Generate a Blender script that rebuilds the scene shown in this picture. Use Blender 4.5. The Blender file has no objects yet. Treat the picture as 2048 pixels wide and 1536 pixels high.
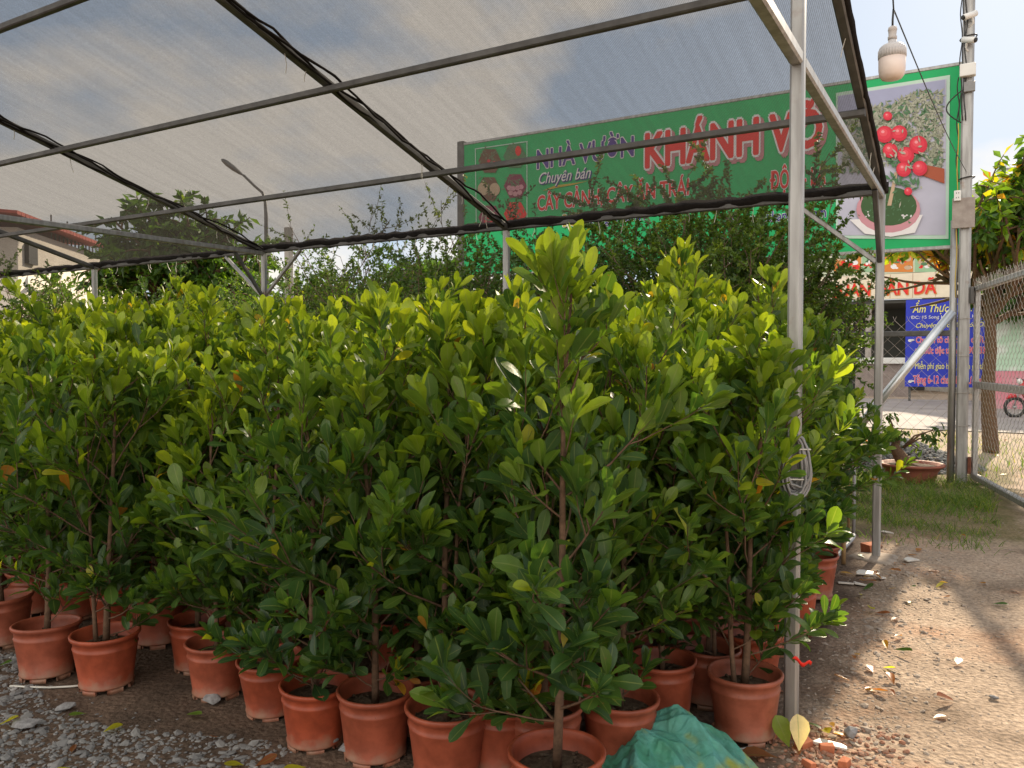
import bpy, math, random
import numpy as np
from mathutils import Vector, Matrix
R_ = math.radians
SC = bpy.context.scene
COL = SC.collection

# ------------------------------------------------------------------ camera, sky, sun, exposure
FPX, HORIZ, EYE = 1600.0, 720.0, 1.5           # focal length and horizon in pixels of the 2048 x 1536 photograph
PITCH = math.atan((768 - HORIZ) / FPX)
cam = bpy.data.objects.new('camera', bpy.data.cameras.new('camera')); COL.objects.link(cam)
cam.data.sensor_width = 36; cam.data.lens = FPX / 2048 * 36
cam.data.clip_start = 0.05; cam.data.clip_end = 2000
cam.location = (0, 0, EYE); cam.rotation_euler = (R_(90) - PITCH, 0, 0)
SC.camera = cam

SUN_AZ, SUN_EL = R_(33.5), R_(28.0)
sun_dir = Vector((math.sin(SUN_AZ) * math.cos(SUN_EL), math.cos(SUN_AZ) * math.cos(SUN_EL), math.sin(SUN_EL)))
sl = bpy.data.lights.new('sun', 'SUN'); sl.energy = 5.0; sl.angle = R_(0.8); sl.color = (1.0, 0.84, 0.62)
so = bpy.data.objects.new('sun', sl); COL.objects.link(so)
so.rotation_euler = (-sun_dir).to_track_quat('-Z', 'Y').to_euler(); so.location = (20, 30, 30)

W = bpy.data.worlds.new('World'); SC.world = W; W.use_nodes = True
nt = W.node_tree; nt.nodes.clear()
N = nt.nodes.new; LK = nt.links.new
out = N('ShaderNodeOutputWorld'); bg = N('ShaderNodeBackground'); bg.inputs[1].default_value = 0.10
sky = N('ShaderNodeTexSky'); sky.sky_type = 'NISHITA'; sky.sun_disc = False
sky.sun_elevation = SUN_EL; sky.sun_rotation = SUN_AZ; sky.air_density = 1.0; sky.dust_density = 1.0; sky.ozone_density = 1.5
tc = N('ShaderNodeTexCoord')
mp = N('ShaderNodeMapping'); mp.inputs['Scale'].default_value = (1.0, 1.0, 1.9); mp.inputs['Location'].default_value = (0.35, 0.1, 0.3)
noi = N('ShaderNodeTexNoise'); noi.inputs['Scale'].default_value = 2.1; noi.inputs['Detail'].default_value = 7; noi.inputs['Roughness'].default_value = 0.52
rmp = N('ShaderNodeValToRGB'); rmp.color_ramp.elements[0].position = 0.48; rmp.color_ramp.elements[1].position = 0.58
LK(tc.outputs['Generated'], mp.inputs[0]); LK(mp.outputs[0], noi.inputs['Vector']); LK(noi.outputs[0], rmp.inputs[0])
veil = N('ShaderNodeMix'); veil.data_type = 'RGBA'; veil.inputs[0].default_value = 0.9
LK(sky.outputs[0], veil.inputs[6]); veil.inputs[7].default_value = (3.0, 3.6, 4.4, 1)
cl = N('ShaderNodeMix'); cl.data_type = 'RGBA'; cl.inputs[7].default_value = (6.6, 5.9, 5.0, 1)
fm = N('ShaderNodeMath'); fm.operation = 'MULTIPLY'; fm.inputs[1].default_value = 0.85
LK(rmp.outputs[0], fm.inputs[0]); LK(fm.outputs[0], cl.inputs[0]); LK(veil.outputs[2], cl.inputs[6])
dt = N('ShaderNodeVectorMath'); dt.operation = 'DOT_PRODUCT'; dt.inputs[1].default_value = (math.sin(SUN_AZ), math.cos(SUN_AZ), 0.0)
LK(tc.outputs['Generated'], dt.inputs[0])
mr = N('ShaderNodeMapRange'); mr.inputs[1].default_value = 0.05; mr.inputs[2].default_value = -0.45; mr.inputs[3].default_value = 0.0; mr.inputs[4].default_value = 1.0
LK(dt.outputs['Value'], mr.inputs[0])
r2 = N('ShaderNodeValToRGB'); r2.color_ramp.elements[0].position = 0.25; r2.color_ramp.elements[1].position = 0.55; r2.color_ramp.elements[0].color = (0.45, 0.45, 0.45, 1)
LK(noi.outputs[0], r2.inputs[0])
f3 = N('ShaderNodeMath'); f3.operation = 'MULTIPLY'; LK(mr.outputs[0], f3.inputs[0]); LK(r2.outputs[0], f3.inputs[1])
bc = N('ShaderNodeMix'); bc.data_type = 'RGBA'; bc.inputs[7].default_value = (11.5, 10.7, 9.6, 1)   # bright cloud added behind the camera, out of view, to light shaded fronts
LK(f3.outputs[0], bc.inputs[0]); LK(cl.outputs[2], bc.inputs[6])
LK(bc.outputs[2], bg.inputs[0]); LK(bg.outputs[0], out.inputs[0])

SC.view_settings.view_transform = 'Standard'; SC.view_settings.look = 'None'
SC.view_settings.exposure = 0.88; SC.view_settings.gamma = 1.0
SC.render.engine = 'CYCLES'
SC.cycles.max_bounces = 8; SC.cycles.transparent_max_bounces = 16; SC.cycles.diffuse_bounces = 4
SC.cycles.glossy_bounces = 3; SC.cycles.transmission_bounces = 5; SC.cycles.use_denoising = True
SC.cycles.sample_clamp_indirect = 6

# ------------------------------------------------------------------ where things stand: rays of the photograph's camera into the world
EYEV = Vector((0, 0, EYE))
def ray(px, py):
    dx, dy = (px - 1024) / FPX, (768 - py) / FPX
    return Vector((dx, math.cos(PITCH) + dy * math.sin(PITCH), dy * math.cos(PITCH) - math.sin(PITCH)))
def G(px, py, z=0.0):
    r = ray(px, py); return EYEV + r * ((z - EYE) / r.z)
def at(px, py, Y):
    r = ray(px, py); return EYEV + r * (Y / r.y)
P2 = Vector((2.766, 6.036, 0))                         # rear right post of the shade house
U = Vector((0.502, 0.865, 0)).normalized()             # from the front of the shade house to its rear
V = Vector((-U.y, U.x, 0))                             # along its rear edge, to the left
Z = Vector((0, 0, 1))
BAY = 3.26
EAVE, SLOPE = 2.76, 0.265
def SW(s, w, z=0.0): return P2 - U * s + V * w + Z * z
def onplane(px, py, s):                                # point of a ray in the upright plane s = const
    r = ray(px, py); o = P2 - U * s
    return EYEV + r * ((o - EYEV).dot(U) / r.dot(U))

# ------------------------------------------------------------------ materials
def newmat(name):
    m = bpy.data.materials.new(name); m.use_nodes = True
    t = m.node_tree; t.nodes.clear()
    o = t.nodes.new('ShaderNodeOutputMaterial'); b = t.nodes.new('ShaderNodeBsdfPrincipled')
    t.links.new(b.outputs[0], o.inputs[0])
    return m, t, b, o
def noise_mix(t, c1, c2, scale, lo=0.35, hi=0.65, detail=5, coord='Object', rough=0.6):
    tcn = t.nodes.new('ShaderNodeTexCoord'); n = t.nodes.new('ShaderNodeTexNoise')
    n.inputs['Scale'].default_value = scale; n.inputs['Detail'].default_value = detail; n.inputs['Roughness'].default_value = rough
    t.links.new(tcn.outputs[coord], n.inputs['Vector'])
    r = t.nodes.new('ShaderNodeValToRGB'); r.color_ramp.elements[0].position = lo; r.color_ramp.elements[1].position = hi
    r.color_ramp.elements[0].color = (*c1, 1); r.color_ramp.elements[1].color = (*c2, 1)
    t.links.new(n.outputs[0], r.inputs[0])
    return r.outputs[0], n.outputs[0]
def mixc(t, fac, a, b, mode='MIX'):
    m = t.nodes.new('ShaderNodeMix'); m.data_type = 'RGBA'; m.blend_type = mode
    for s, v in ((0, fac), (6, a), (7, b)):
        if hasattr(v, 'is_output'): t.links.new(v, m.inputs[s])
        else: m.inputs[s].default_value = v if s == 0 else (*v, 1)
    return m.outputs[2]
def bump(t, b, h, strength=0.3, dist=0.01):
    n = t.nodes.new('ShaderNodeBump'); n.inputs['Strength'].default_value = strength; n.inputs['Distance'].default_value = dist
    t.links.new(h, n.inputs['Height']); t.links.new(n.outputs[0], b.inputs['Normal'])
def mat(name, c, rough=0.6, metal=0.0, c2=None, scale=8, bmp=0.0, spec=0.5, lo=0.35, hi=0.65):
    m, t, b, o = newmat(name)
    c2 = c2 or tuple(x * 0.75 for x in c)
    col, h = noise_mix(t, c, c2, scale, lo, hi)
    t.links.new(col, b.inputs['Base Color'])
    b.inputs['Roughness'].default_value = rough; b.inputs['Metallic'].default_value = metal
    b.inputs['Specular IOR Level'].default_value = spec
    if bmp: bump(t, b, h, bmp, 0.01)
    return m
def leafmat(name, stops, trans=0.4, rough=0.38, yellow=1.25, vein=True):
    """Leaf blade: colour by the leaf's own age, a pale midrib, thin enough for light to shine through."""
    m, t, b, o = newmat(name)
    a = t.nodes.new('ShaderNodeAttribute'); a.attribute_name = 'age'
    half = t.nodes.new('ShaderNodeMath'); half.operation = 'MULTIPLY'; half.inputs[1].default_value = 0.5
    t.links.new(a.outputs['Fac'], half.inputs[0])
    r = t.nodes.new('ShaderNodeValToRGB')
    els = r.color_ramp.elements
    for i, (p, c) in enumerate(stops):
        e = els[i] if i < 2 else els.new(p)
        e.position = p; e.color = (*c, 1)
    t.links.new(half.outputs[0], r.inputs[0])
    col = r.outputs[0]
    blot, h = noise_mix(t, (0.8, 0.8, 0.75), (1.15, 1.12, 1.1), 14, 0.3, 0.7)
    col = mixc(t, 1.0, col, blot, 'MULTIPLY')
    oi = t.nodes.new('ShaderNodeObjectInfo')
    pr = t.nodes.new('ShaderNodeValToRGB'); pr.color_ramp.elements[0].color = (0.85, 0.88, 0.95, 1); pr.color_ramp.elements[1].color = (1.28, 1.15, 0.8, 1)
    t.links.new(oi.outputs['Random'], pr.inputs[0]); col = mixc(t, 1.0, col, pr.outputs[0], 'MULTIPLY')
    if vein:
        bl, hb = noise_mix(t, (0, 0, 0), (1, 1, 1), 55, 0.70, 0.74, 3)
        col = mixc(t, bl, col, (0.17, 0.11, 0.045))
        uv = t.nodes.new('ShaderNodeUVMap'); uv.uv_map = 'UVMap'
        sp = t.nodes.new('ShaderNodeSeparateXYZ'); t.links.new(uv.outputs[0], sp.inputs[0])
        ab = t.nodes.new('ShaderNodeMath'); ab.operation = 'ABSOLUTE'; t.links.new(sp.outputs[0], ab.inputs[0])
        ltn = t.nodes.new('ShaderNodeMath'); ltn.operation = 'LESS_THAN'; ltn.inputs[1].default_value = 0.07; t.links.new(ab.outputs[0], ltn.inputs[0])
        f = t.nodes.new('ShaderNodeMath'); f.operation = 'MULTIPLY'; f.inputs[1].default_value = 0.5; t.links.new(ltn.outputs[0], f.inputs[0])
        col = mixc(t, f.outputs[0], col, (0.22, 0.27, 0.09))
        # side veins as a soft bump
        wv = t.nodes.new('ShaderNodeMath'); wv.operation = 'MULTIPLY_ADD'; wv.inputs[1].default_value = -0.45
        t.links.new(ab.outputs[0], wv.inputs[0]); t.links.new(sp.outputs[1], wv.inputs[2])
        sn = t.nodes.new('ShaderNodeMath'); sn.operation = 'MULTIPLY'; sn.inputs[1].default_value = 62.0; t.links.new(wv.outputs[0], sn.inputs[0])
        s2 = t.nodes.new('ShaderNodeMath'); s2.operation = 'SINE'; t.links.new(sn.outputs[0], s2.inputs[0])
        bump(t, b, s2.outputs[0], 0.12, 0.004)
    t.links.new(col, b.inputs['Base Color'])
    b.inputs['Roughness'].default_value = rough; b.inputs['Specular IOR Level'].default_value = 0.45
    tr = t.nodes.new('ShaderNodeBsdfTranslucent')
    tcol = mixc(t, 1.0, col, (1.5 * yellow, 1.75, 0.5), 'MULTIPLY')
    t.links.new(tcol, tr.inputs[0])
    mx = t.nodes.new('ShaderNodeMixShader'); mx.inputs[0].default_value = trans
    t.links.new(b.outputs[0], mx.inputs[1]); t.links.new(tr.outputs[0], mx.inputs[2]); t.links.new(mx.outputs[0], o.inputs[0])
    return m
M = {}
M['leaf'] = leafmat('shrub leaf', [(0.0, (0.036, 0.085, 0.034)), (0.16, (0.060, 0.135, 0.034)), (0.32, (0.150, 0.245, 0.030)), (0.5, (0.31, 0.41, 0.045)), (0.62, (0.40, 0.38, 0.03)), (0.8, (0.42, 0.20, 0.04)), (1.0, (0.26, 0.10, 0.05))], 0.5, 0.33)
M['fineleaf'] = leafmat('fine leaf', [(0.0, (0.04, 0.085, 0.025)), (0.25, (0.085, 0.16, 0.03)), (0.5, (0.20, 0.28, 0.04)), (0.75, (0.30, 0.28, 0.04)), (1.0, (0.30, 0.15, 0.05))], 0.35, 0.5, 1.2, False)
M['treeleaf'] = leafmat('tree leaf', [(0.0, (0.04, 0.09, 0.025)), (0.3, (0.085, 0.18, 0.03)), (0.5, (0.20, 0.34, 0.03)), (0.68, (0.42, 0.36, 0.04)), (0.85, (0.48, 0.20, 0.03)), (1.0, (0.26, 0.10, 0.03))], 0.42, 0.45, 1.2, False)
M['grass'] = leafmat('grass blade', [(0.0, (0.05, 0.10, 0.02)), (0.4, (0.10, 0.19, 0.03)), (0.7, (0.24, 0.28, 0.07)), (1.0, (0.38, 0.32, 0.16))], 0.35, 0.6, 1.1, False)
M['bark'] = mat('brown bark', (0.16, 0.095, 0.06), 0.85, 0, (0.09, 0.055, 0.035), 40, 0.5, 0.2)
M['twig'] = mat('grey twig bark', (0.20, 0.14, 0.10), 0.85, 0, (0.11, 0.075, 0.05), 30, 0.4, 0.2)
def steelmat(name, c, c2, rough, metal):
    m, t, b, o = newmat(name)
    tcn = t.nodes.new('ShaderNodeTexCoord'); mpn = t.nodes.new('ShaderNodeMapping'); mpn.inputs['Scale'].default_value = (14, 14, 1.6); t.links.new(tcn.outputs['Object'], mpn.inputs[0])
    n = t.nodes.new('ShaderNodeTexNoise'); n.inputs['Scale'].default_value = 2.0; n.inputs['Detail'].default_value = 6; t.links.new(mpn.outputs[0], n.inputs['Vector'])
    rp_ = t.nodes.new('ShaderNodeValToRGB'); rp_.color_ramp.elements[0].position = .36; rp_.color_ramp.elements[1].position = .64; rp_.color_ramp.elements[0].color = (*c2, 1); rp_.color_ramp.elements[1].color = (*c, 1)
    t.links.new(n.outputs[0], rp_.inputs[0])
    ru, h = noise_mix(t, (0, 0, 0), (1, 1, 1), 5.0, .60, .70, 7)
    f = t.nodes.new('ShaderNodeMath'); f.operation = 'MULTIPLY'; f.inputs[1].default_value = .55; t.links.new(ru, f.inputs[0])
    col = mixc(t, f.outputs[0], rp_.outputs[0], (.20, .12, .075)); t.links.new(col, b.inputs['Base Color'])
    b.inputs['Roughness'].default_value = rough; b.inputs['Metallic'].default_value = metal
    return m
M['steel'] = steelmat('galvanised steel', (0.41, 0.41, 0.405), (0.28, 0.275, 0.27), 0.42, 0.5)
M['oldsteel_'] = mat('galvanised steel', (0.46, 0.46, 0.45), 0.42, 0.55, (0.33, 0.32, 0.31), 9, 0.05, 0.5)
M['dullsteel'] = mat('weathered steel', (0.14, 0.137, 0.135), 0.5, 0.35, (0.085, 0.082, 0.08), 7, 0.05, 0.5)
M['brightsteel'] = mat('bright steel pipe', (0.62, 0.65, 0.68), 0.28, 0.75, (0.50, 0.53, 0.56), 6)
M['rust'] = mat('rusty steel', (0.20, 0.07, 0.04), 0.8, 0.2, (0.12, 0.04, 0.025), 20)
M['black'] = mat('black plastic', (0.018, 0.018, 0.018), 0.5)
M['hem'] = mat('black net hem', (0.010, 0.008, 0.008), 0.9, 0, (0.018, 0.015, 0.014), 30, 0.5, 0.2)
M['white'] = mat('white plastic', (0.72, 0.72, 0.70), 0.35, 0, (0.66, 0.66, 0.64), 5)
M['tie'] = mat('pale plastic tie', (0.62, 0.60, 0.54), 0.5)
M['cable'] = mat('grey cable', (0.26, 0.26, 0.265), 0.45, 0, (0.18, 0.18, 0.18), 12)
M['concrete'] = mat('concrete', (0.42, 0.39, 0.36), 0.9, 0, (0.30, 0.27, 0.25), 6, 0.3, 0.2)
M['pvc'] = mat('grey pvc pipe', (0.36, 0.37, 0.39), 0.45, 0, (0.28, 0.28, 0.29), 10)
M['bamboo'] = mat('bamboo', (0.34, 0.22, 0.10), 0.6, 0, (0.22, 0.13, 0.06), 14)
M['brick'] = mat('broken red brick', (0.46, 0.16, 0.08), 0.9, 0, (0.36, 0.12, 0.06), 25, 0.5, 0.2)
M['tile'] = mat('broken pale tile', (0.62, 0.58, 0.53), 0.4, 0, (0.5, 0.45, 0.4), 12)
M['stone'] = mat('grey stone', (0.27, 0.265, 0.27), 0.9, 0, (0.16, 0.155, 0.155), 35, 0.5, 0.25)
M['board'] = mat('grey weathered board', (0.36, 0.32, 0.29), 0.85, 0, (0.26, 0.22, 0.20), 10)
M['wire'] = mat('galvanised wire', (0.44, 0.41, 0.37), 0.5, 0.3, (0.33, 0.29, 0.25), 20)
def flat(name, c, rough=0.6): return mat(name, c, rough, 0, tuple(x * 0.92 for x in c), 3, 0, 0.3)

def potmat():
    m, t, b, o = newmat('terracotta plastic')
    oi = t.nodes.new('ShaderNodeObjectInfo')
    r = t.nodes.new('ShaderNodeValToRGB'); r.color_ramp.elements[0].color = (0.31, 0.052, 0.018, 1); r.color_ramp.elements[1].color = (0.27, 0.074, 0.040, 1)
    t.links.new(oi.outputs['Random'], r.inputs[0])
    mot, h = noise_mix(t, (0.70, 0.68, 0.66), (1.15, 1.2, 1.25), 11)
    c = mixc(t, 1.0, r.outputs[0], mot, 'MULTIPLY')
    # dried mud splashed round the foot of the pot
    tcn = t.nodes.new('ShaderNodeTexCoord'); sp = t.nodes.new('ShaderNodeSeparateXYZ'); t.links.new(tcn.outputs['Object'], sp.inputs[0])
    dn = t.nodes.new('ShaderNodeTexNoise'); dn.inputs['Scale'].default_value = 17; dn.inputs['Detail'].default_value = 6; t.links.new(tcn.outputs['Object'], dn.inputs['Vector'])
    a = t.nodes.new('ShaderNodeMath'); a.operation = 'MULTIPLY_ADD'; a.inputs[1].default_value = -5.5; t.links.new(sp.outputs[2], a.inputs[0]); t.links.new(dn.outputs[0], a.inputs[2])
    rr = t.nodes.new('ShaderNodeMapRange'); rr.inputs[1].default_value = 0.12; rr.inputs[2].default_value = 0.48; rr.inputs[3].default_value = 0; rr.inputs[4].default_value = 0.7
    t.links.new(a.outputs[0], rr.inputs[0])
    c = mixc(t, rr.outputs[0], c, (0.25, 0.17, 0.115))
    t.links.new(c, b.inputs['Base Color']); b.inputs['Roughness'].default_value = 0.48; b.inputs['Specular IOR Level'].default_value = 0.4
    bump(t, b, h, 0.06, 0.005)
    return m
M['pot'] = potmat()
M['soil'] = mat('potting soil', (0.055, 0.038, 0.028), 0.95, 0, (0.11, 0.08, 0.055), 45, 0.9, 0.1)

def netmat():
    """Black knitted shade cloth: open ribs that let about half of the light through."""
    m, t, b, o = newmat('shade cloth')
    tcn = t.nodes.new('ShaderNodeTexCoord')
    def wave(sc, vec):
        w = t.nodes.new('ShaderNodeTexWave'); w.wave_type = 'BANDS'; w.bands_direction = vec
        w.inputs['Scale'].default_value = sc; w.inputs['Distortion'].default_value = 0.5; w.inputs['Detail'].default_value = 1; w.inputs['Detail Scale'].default_value = 6
        t.links.new(tcn.outputs['Object'], w.inputs['Vector']); return w.outputs['Fac']
    w1, w2 = wave(33, 'X'), wave(44, 'Y')
    mul = t.nodes.new('ShaderNodeMath'); mul.operation = 'MULTIPLY'; t.links.new(w1, mul.inputs[0]); t.links.new(w2, mul.inputs[1])
    st = t.nodes.new('ShaderNodeMapping'); st.inputs['Scale'].default_value = (9.0, 0.25, 1); t.links.new(tcn.outputs['Object'], st.inputs[0])
    n1 = t.nodes.new('ShaderNodeTexNoise'); n1.inputs['Scale'].default_value = 2.0; n1.inputs['Detail'].default_value = 4; t.links.new(st.outputs[0], n1.inputs['Vector'])
    n2 = t.nodes.new('ShaderNodeTexNoise'); n2.inputs['Scale'].default_value = 60.0; n2.inputs['Detail'].default_value = 2; t.links.new(tcn.outputs['Object'], n2.inputs['Vector'])
    s1 = t.nodes.new('ShaderNodeMath'); s1.operation = 'MULTIPLY_ADD'; s1.inputs[1].default_value = -0.34; s1.inputs[2].default_value = 0.62; t.links.new(mul.outputs[0], s1.inputs[0])
    s2 = t.nodes.new('ShaderNodeMath'); s2.operation = 'MULTIPLY_ADD'; s2.inputs[1].default_value = 0.12; t.links.new(n1.outputs[0], s2.inputs[0]); t.links.new(s1.outputs[0], s2.inputs[2])
    s3 = t.nodes.new('ShaderNodeMath'); s3.operation = 'MULTIPLY_ADD'; s3.inputs[1].default_value = 0.12; t.links.new(n2.outputs[0], s3.inputs[0]); t.links.new(s2.outputs[0], s3.inputs[2])
    b.inputs['Base Color'].default_value = (0.022, 0.02, 0.02, 1); b.inputs['Roughness'].default_value = 0.6
    tr = t.nodes.new('ShaderNodeBsdfTransparent'); mx = t.nodes.new('ShaderNodeMixShader')
    tl = t.nodes.new('ShaderNodeBsdfTranslucent'); tl.inputs[0].default_value = (0.035, 0.032, 0.03, 1)
    th = t.nodes.new('ShaderNodeMixShader'); th.inputs[0].default_value = 0.5
    t.links.new(b.outputs[0], th.inputs[1]); t.links.new(tl.outputs[0], th.inputs[2])
    t.links.new(s3.outputs[0], mx.inputs[0]); t.links.new(tr.outputs[0], mx.inputs[1]); t.links.new(th.outputs[0], mx.inputs[2])
    t.links.new(mx.outputs[0], o.inputs[0])
    return m
M['net'] = netmat()

# ------------------------------------------------------------------ mesh helpers
class MB:
    def __init__(self): self.v = []; self.f = []; self.age = []; self.uv = []; self.has = False
    def add(self, vs, fs, age=0.0, uv=None):
        n = len(self.v)
        self.v.extend(tuple(x) for x in vs); self.f.extend(tuple(i + n for i in q) for q in fs)
        self.age.extend([age] * len(vs)); self.uv.extend(uv if uv else [(0.5, 0.0)] * len(vs))
    def box(self, c, sx, sy, sz, ax=None, bev=0.0):
        c = Vector(c); X, Y_, Z_ = ax or (Vector((1, 0, 0)), Vector((0, 1, 0)), Z)
        vs = [c + X * (sx / 2 * i) + Y_ * (sy / 2 * j) + Z_ * (sz / 2 * k) for k in (-1, 1) for j in (-1, 1) for i in (-1, 1)]
        self.add(vs, [(0, 2, 3, 1), (4, 5, 7, 6), (0, 1, 5, 4), (2, 6, 7, 3), (0, 4, 6, 2), (1, 3, 7, 5)])
        return self
    def bar(self, a, b, w, h=None, up=Z):                 # square section tube from a to b with chamfered corners
        a, b = Vector(a), Vector(b); h = h or w
        d = (b - a).normalized(); s = d.cross(up)
        if s.length < 1e-4: s = d.cross(Vector(U))
        s.normalize(); n = s.cross(d).normalized()
        k = 0.16 * min(w, h); pr = []
        for i, j in ((1, 1), (-1, 1), (-1, -1), (1, -1)):
            p1, p2 = (i * (w / 2 - k), j * h / 2), (i * w / 2, j * (h / 2 - k))
            pr += [p1, p2] if (i * j < 0) else [p2, p1]
        m = len(pr)
        vs = [q + s * x + n * y for q in (a, b) for x, y in pr]
        fs = [(i, (i + 1) % m, m + (i + 1) % m, m + i) for i in range(m)] + [tuple(range(m))[::-1], tuple(range(m, 2 * m))]
        self.add(vs, fs); return self
    def tube(self, pts, r, n=6, cap=True):
        pts = [Vector(p) for p in pts]; k = len(pts)
        rs = [r] * k if not hasattr(r, '__len__') else list(r)
        vs = []; ref = Vector((0.3, 0.2, 1)).normalized(); prev = None
        for i, p in enumerate(pts):
            d = (pts[min(i + 1, k - 1)] - pts[max(i - 1, 0)])
            d = d.normalized() if d.length > 1e-9 else Vector((0, 0, 1))
            s = prev - d * prev.dot(d) if prev is not None else d.cross(ref)
            if s.length < 1e-5: s = d.cross(Vector((1, 0, 0)))
            s.normalize(); prev = s; b = d.cross(s)
            for j in range(n):
                a = 2 * math.pi * j / n
                vs.append(p + (s * math.cos(a) + b * math.sin(a)) * rs[i])
        fs = [(i * n + j, i * n + (j + 1) % n, (i + 1) * n + (j + 1) % n, (i + 1) * n + j) for i in range(k - 1) for j in range(n)]
        if cap: fs += [tuple(range(n))[::-1], tuple(range((k - 1) * n, k * n))]
        self.add(vs, fs); return self
    def lathe(self, prof, n=40, c=(0, 0, 0), wob=None):
        c = Vector(c); k = len(prof); vs = []
        for r, z in prof:
            for j in range(n):
                a = 2 * math.pi * j / n; q = wob(a, z) if wob else 1
                vs.append(c + Vector((r * math.cos(a) * q, r * math.sin(a) * q, z)))
        fs = [(i * n + j, i * n + (j + 1) % n, (i + 1) * n + (j + 1) % n, (i + 1) * n + j) for i in range(k - 1) for j in range(n)]
        if prof[0][0] > 1e-6: fs.append(tuple(range(n))[::-1])
        if prof[-1][0] > 1e-6: fs.append(tuple(range((k - 1) * n, k * n)))
        self.add(vs, fs); return self
    def mesh(self, name, m, smooth=False):
        me = bpy.data.meshes.new(name); me.from_pydata(self.v, [], self.f)
        at_ = me.attributes.new('age', 'FLOAT', 'POINT'); at_.data.foreach_set('value', self.age)
        uvl = me.uv_layers.new(name='UVMap')
        li = np.empty(len(me.loops), dtype=np.int32); me.loops.foreach_get('vertex_index', li)
        uvl.data.foreach_set('uv', np.array(self.uv, dtype=np.float32)[li].ravel())
        for x in (m if isinstance(m, (list, tuple)) else [m]): me.materials.append(x)
        if smooth: me.polygons.foreach_set('use_smooth', [True] * len(me.polygons))
        me.update(); return me
    def build(self, name, m, parent=None, smooth=False, loc=None):
        return put(name, self.mesh(name, m, smooth), parent, loc)
def put(name, me, parent=None, loc=None):
    o = bpy.data.objects.new(name, me); COL.objects.link(o)
    if parent is not None: o.parent = parent
    if loc is not None: o.location = loc
    return o
def tag(o, label=None, cat=None, group=None, kind=None):
    for k, x in (('label', label), ('category', cat), ('group', group), ('kind', kind)):
        if x: o[k] = x
    return o
def thing(name, label, cat, loc=(0, 0, 0), rz=0.0, group=None):
    o = bpy.data.objects.new(name, None); COL.objects.link(o); o.empty_display_size = 0.1
    o.location = loc; o.rotation_euler = (0, 0, rz)
    return tag(o, label, cat, group)
def dup(root, loc, rz, label, group=None, scale=1.0):
    r = root.copy(); COL.objects.link(r); r.location = loc; r.rotation_euler = (0, 0, rz); r.scale = (scale,) * 3
    r['label'] = label
    if group: r['group'] = group
    for ch in root.children:
        c = ch.copy(); COL.objects.link(c); c.parent = r
        for g in ch.children:
            d = g.copy(); COL.objects.link(d); d.parent = c
    return r
def bevel(o, w=0.004, seg=2):
    b = o.modifiers.new('bevel', 'BEVEL'); b.width = w; b.segments = seg; b.limit_method = 'ANGLE'; return o

# ------------------------------------------------------------------ leaves and branching
PROF = [(0.0, 0.03), (0.14, 0.15), (0.36, 0.36), (0.6, 0.5), (0.8, 0.46), (0.93, 0.27), (1.0, 0.0)]
def leaf(mb, p, d, nrm, L, Wd, age, bend=0.25, fold=0.35):
    d = d.normalized(); s = d.cross(nrm)
    if s.length < 1e-4: s = d.cross(Vector((0.3, 0.5, 0.8)))
    s.normalize(); n = s.cross(d).normalized()
    vs, uv = [], []
    ca, sa = math.cos(fold), math.sin(fold); q_ = abs(p.x * 917.3 + p.y * 533.1 + p.z * 311.7)
    wl = [0.4 + 1.2 * (q_ % 1), 0.4 + 1.2 * ((q_ * 3.7) % 1), 2 * ((q_ * 7.3) % 1) - 1, 2 * ((q_ * 11.9) % 1) - 1]; sl_ = 0.75 + 0.5 * ((q_ * 5.1) % 1)
    for t, h in PROF:
        c = p + d * (L * (t - 0.12 * bend * t * t)) - n * (L * bend * t * t * 0.55)
        e = Wd * h * (1 + 0.35 * (sl_ - 1) * math.cos(3.14 * t))
        vs += [c + s * (e * ca) + n * (e * sa * wl[0] + 0.05 * Wd * wl[2] * math.sin(9 * t)), c, c - s * (e * ca) + n * (e * sa * wl[1] + 0.05 * Wd * wl[3] * math.sin(8 * t))]
        uv += [(1.0, t), (0.0, t), (-1.0, t)]
    k = len(PROF)
    fs = []
    for i in range(k - 1):
        a = 3 * i
        fs += [(a, a + 1, a + 4, a + 3), (a + 1, a + 2, a + 5, a + 4)]
    mb.add(vs, fs, age, uv)
def leaf_small(mb, p, d, nrm, L, Wd, age):
    d = d.normalized(); s = d.cross(nrm)
    if s.length < 1e-4: s = d.cross(Vector((0.3, 0.5, 0.8)))
    s.normalize(); n = s.cross(d)
    c = p + d * (L * 0.52)
    mb.add([p, c + s * (Wd / 2) + n * (L * 0.08), p + d * L - n * (L * 0.08), c - s * (Wd / 2) + n * (L * 0.08)], [(0, 1, 2), (0, 2, 3)], age)
def rdir(rng, up=0.0):
    a = rng.uniform(0, 2 * math.pi); z = rng.uniform(-1, 1); q = math.sqrt(1 - z * z)
    return Vector((q * math.cos(a), q * math.sin(a), z + up)).normalized()

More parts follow.
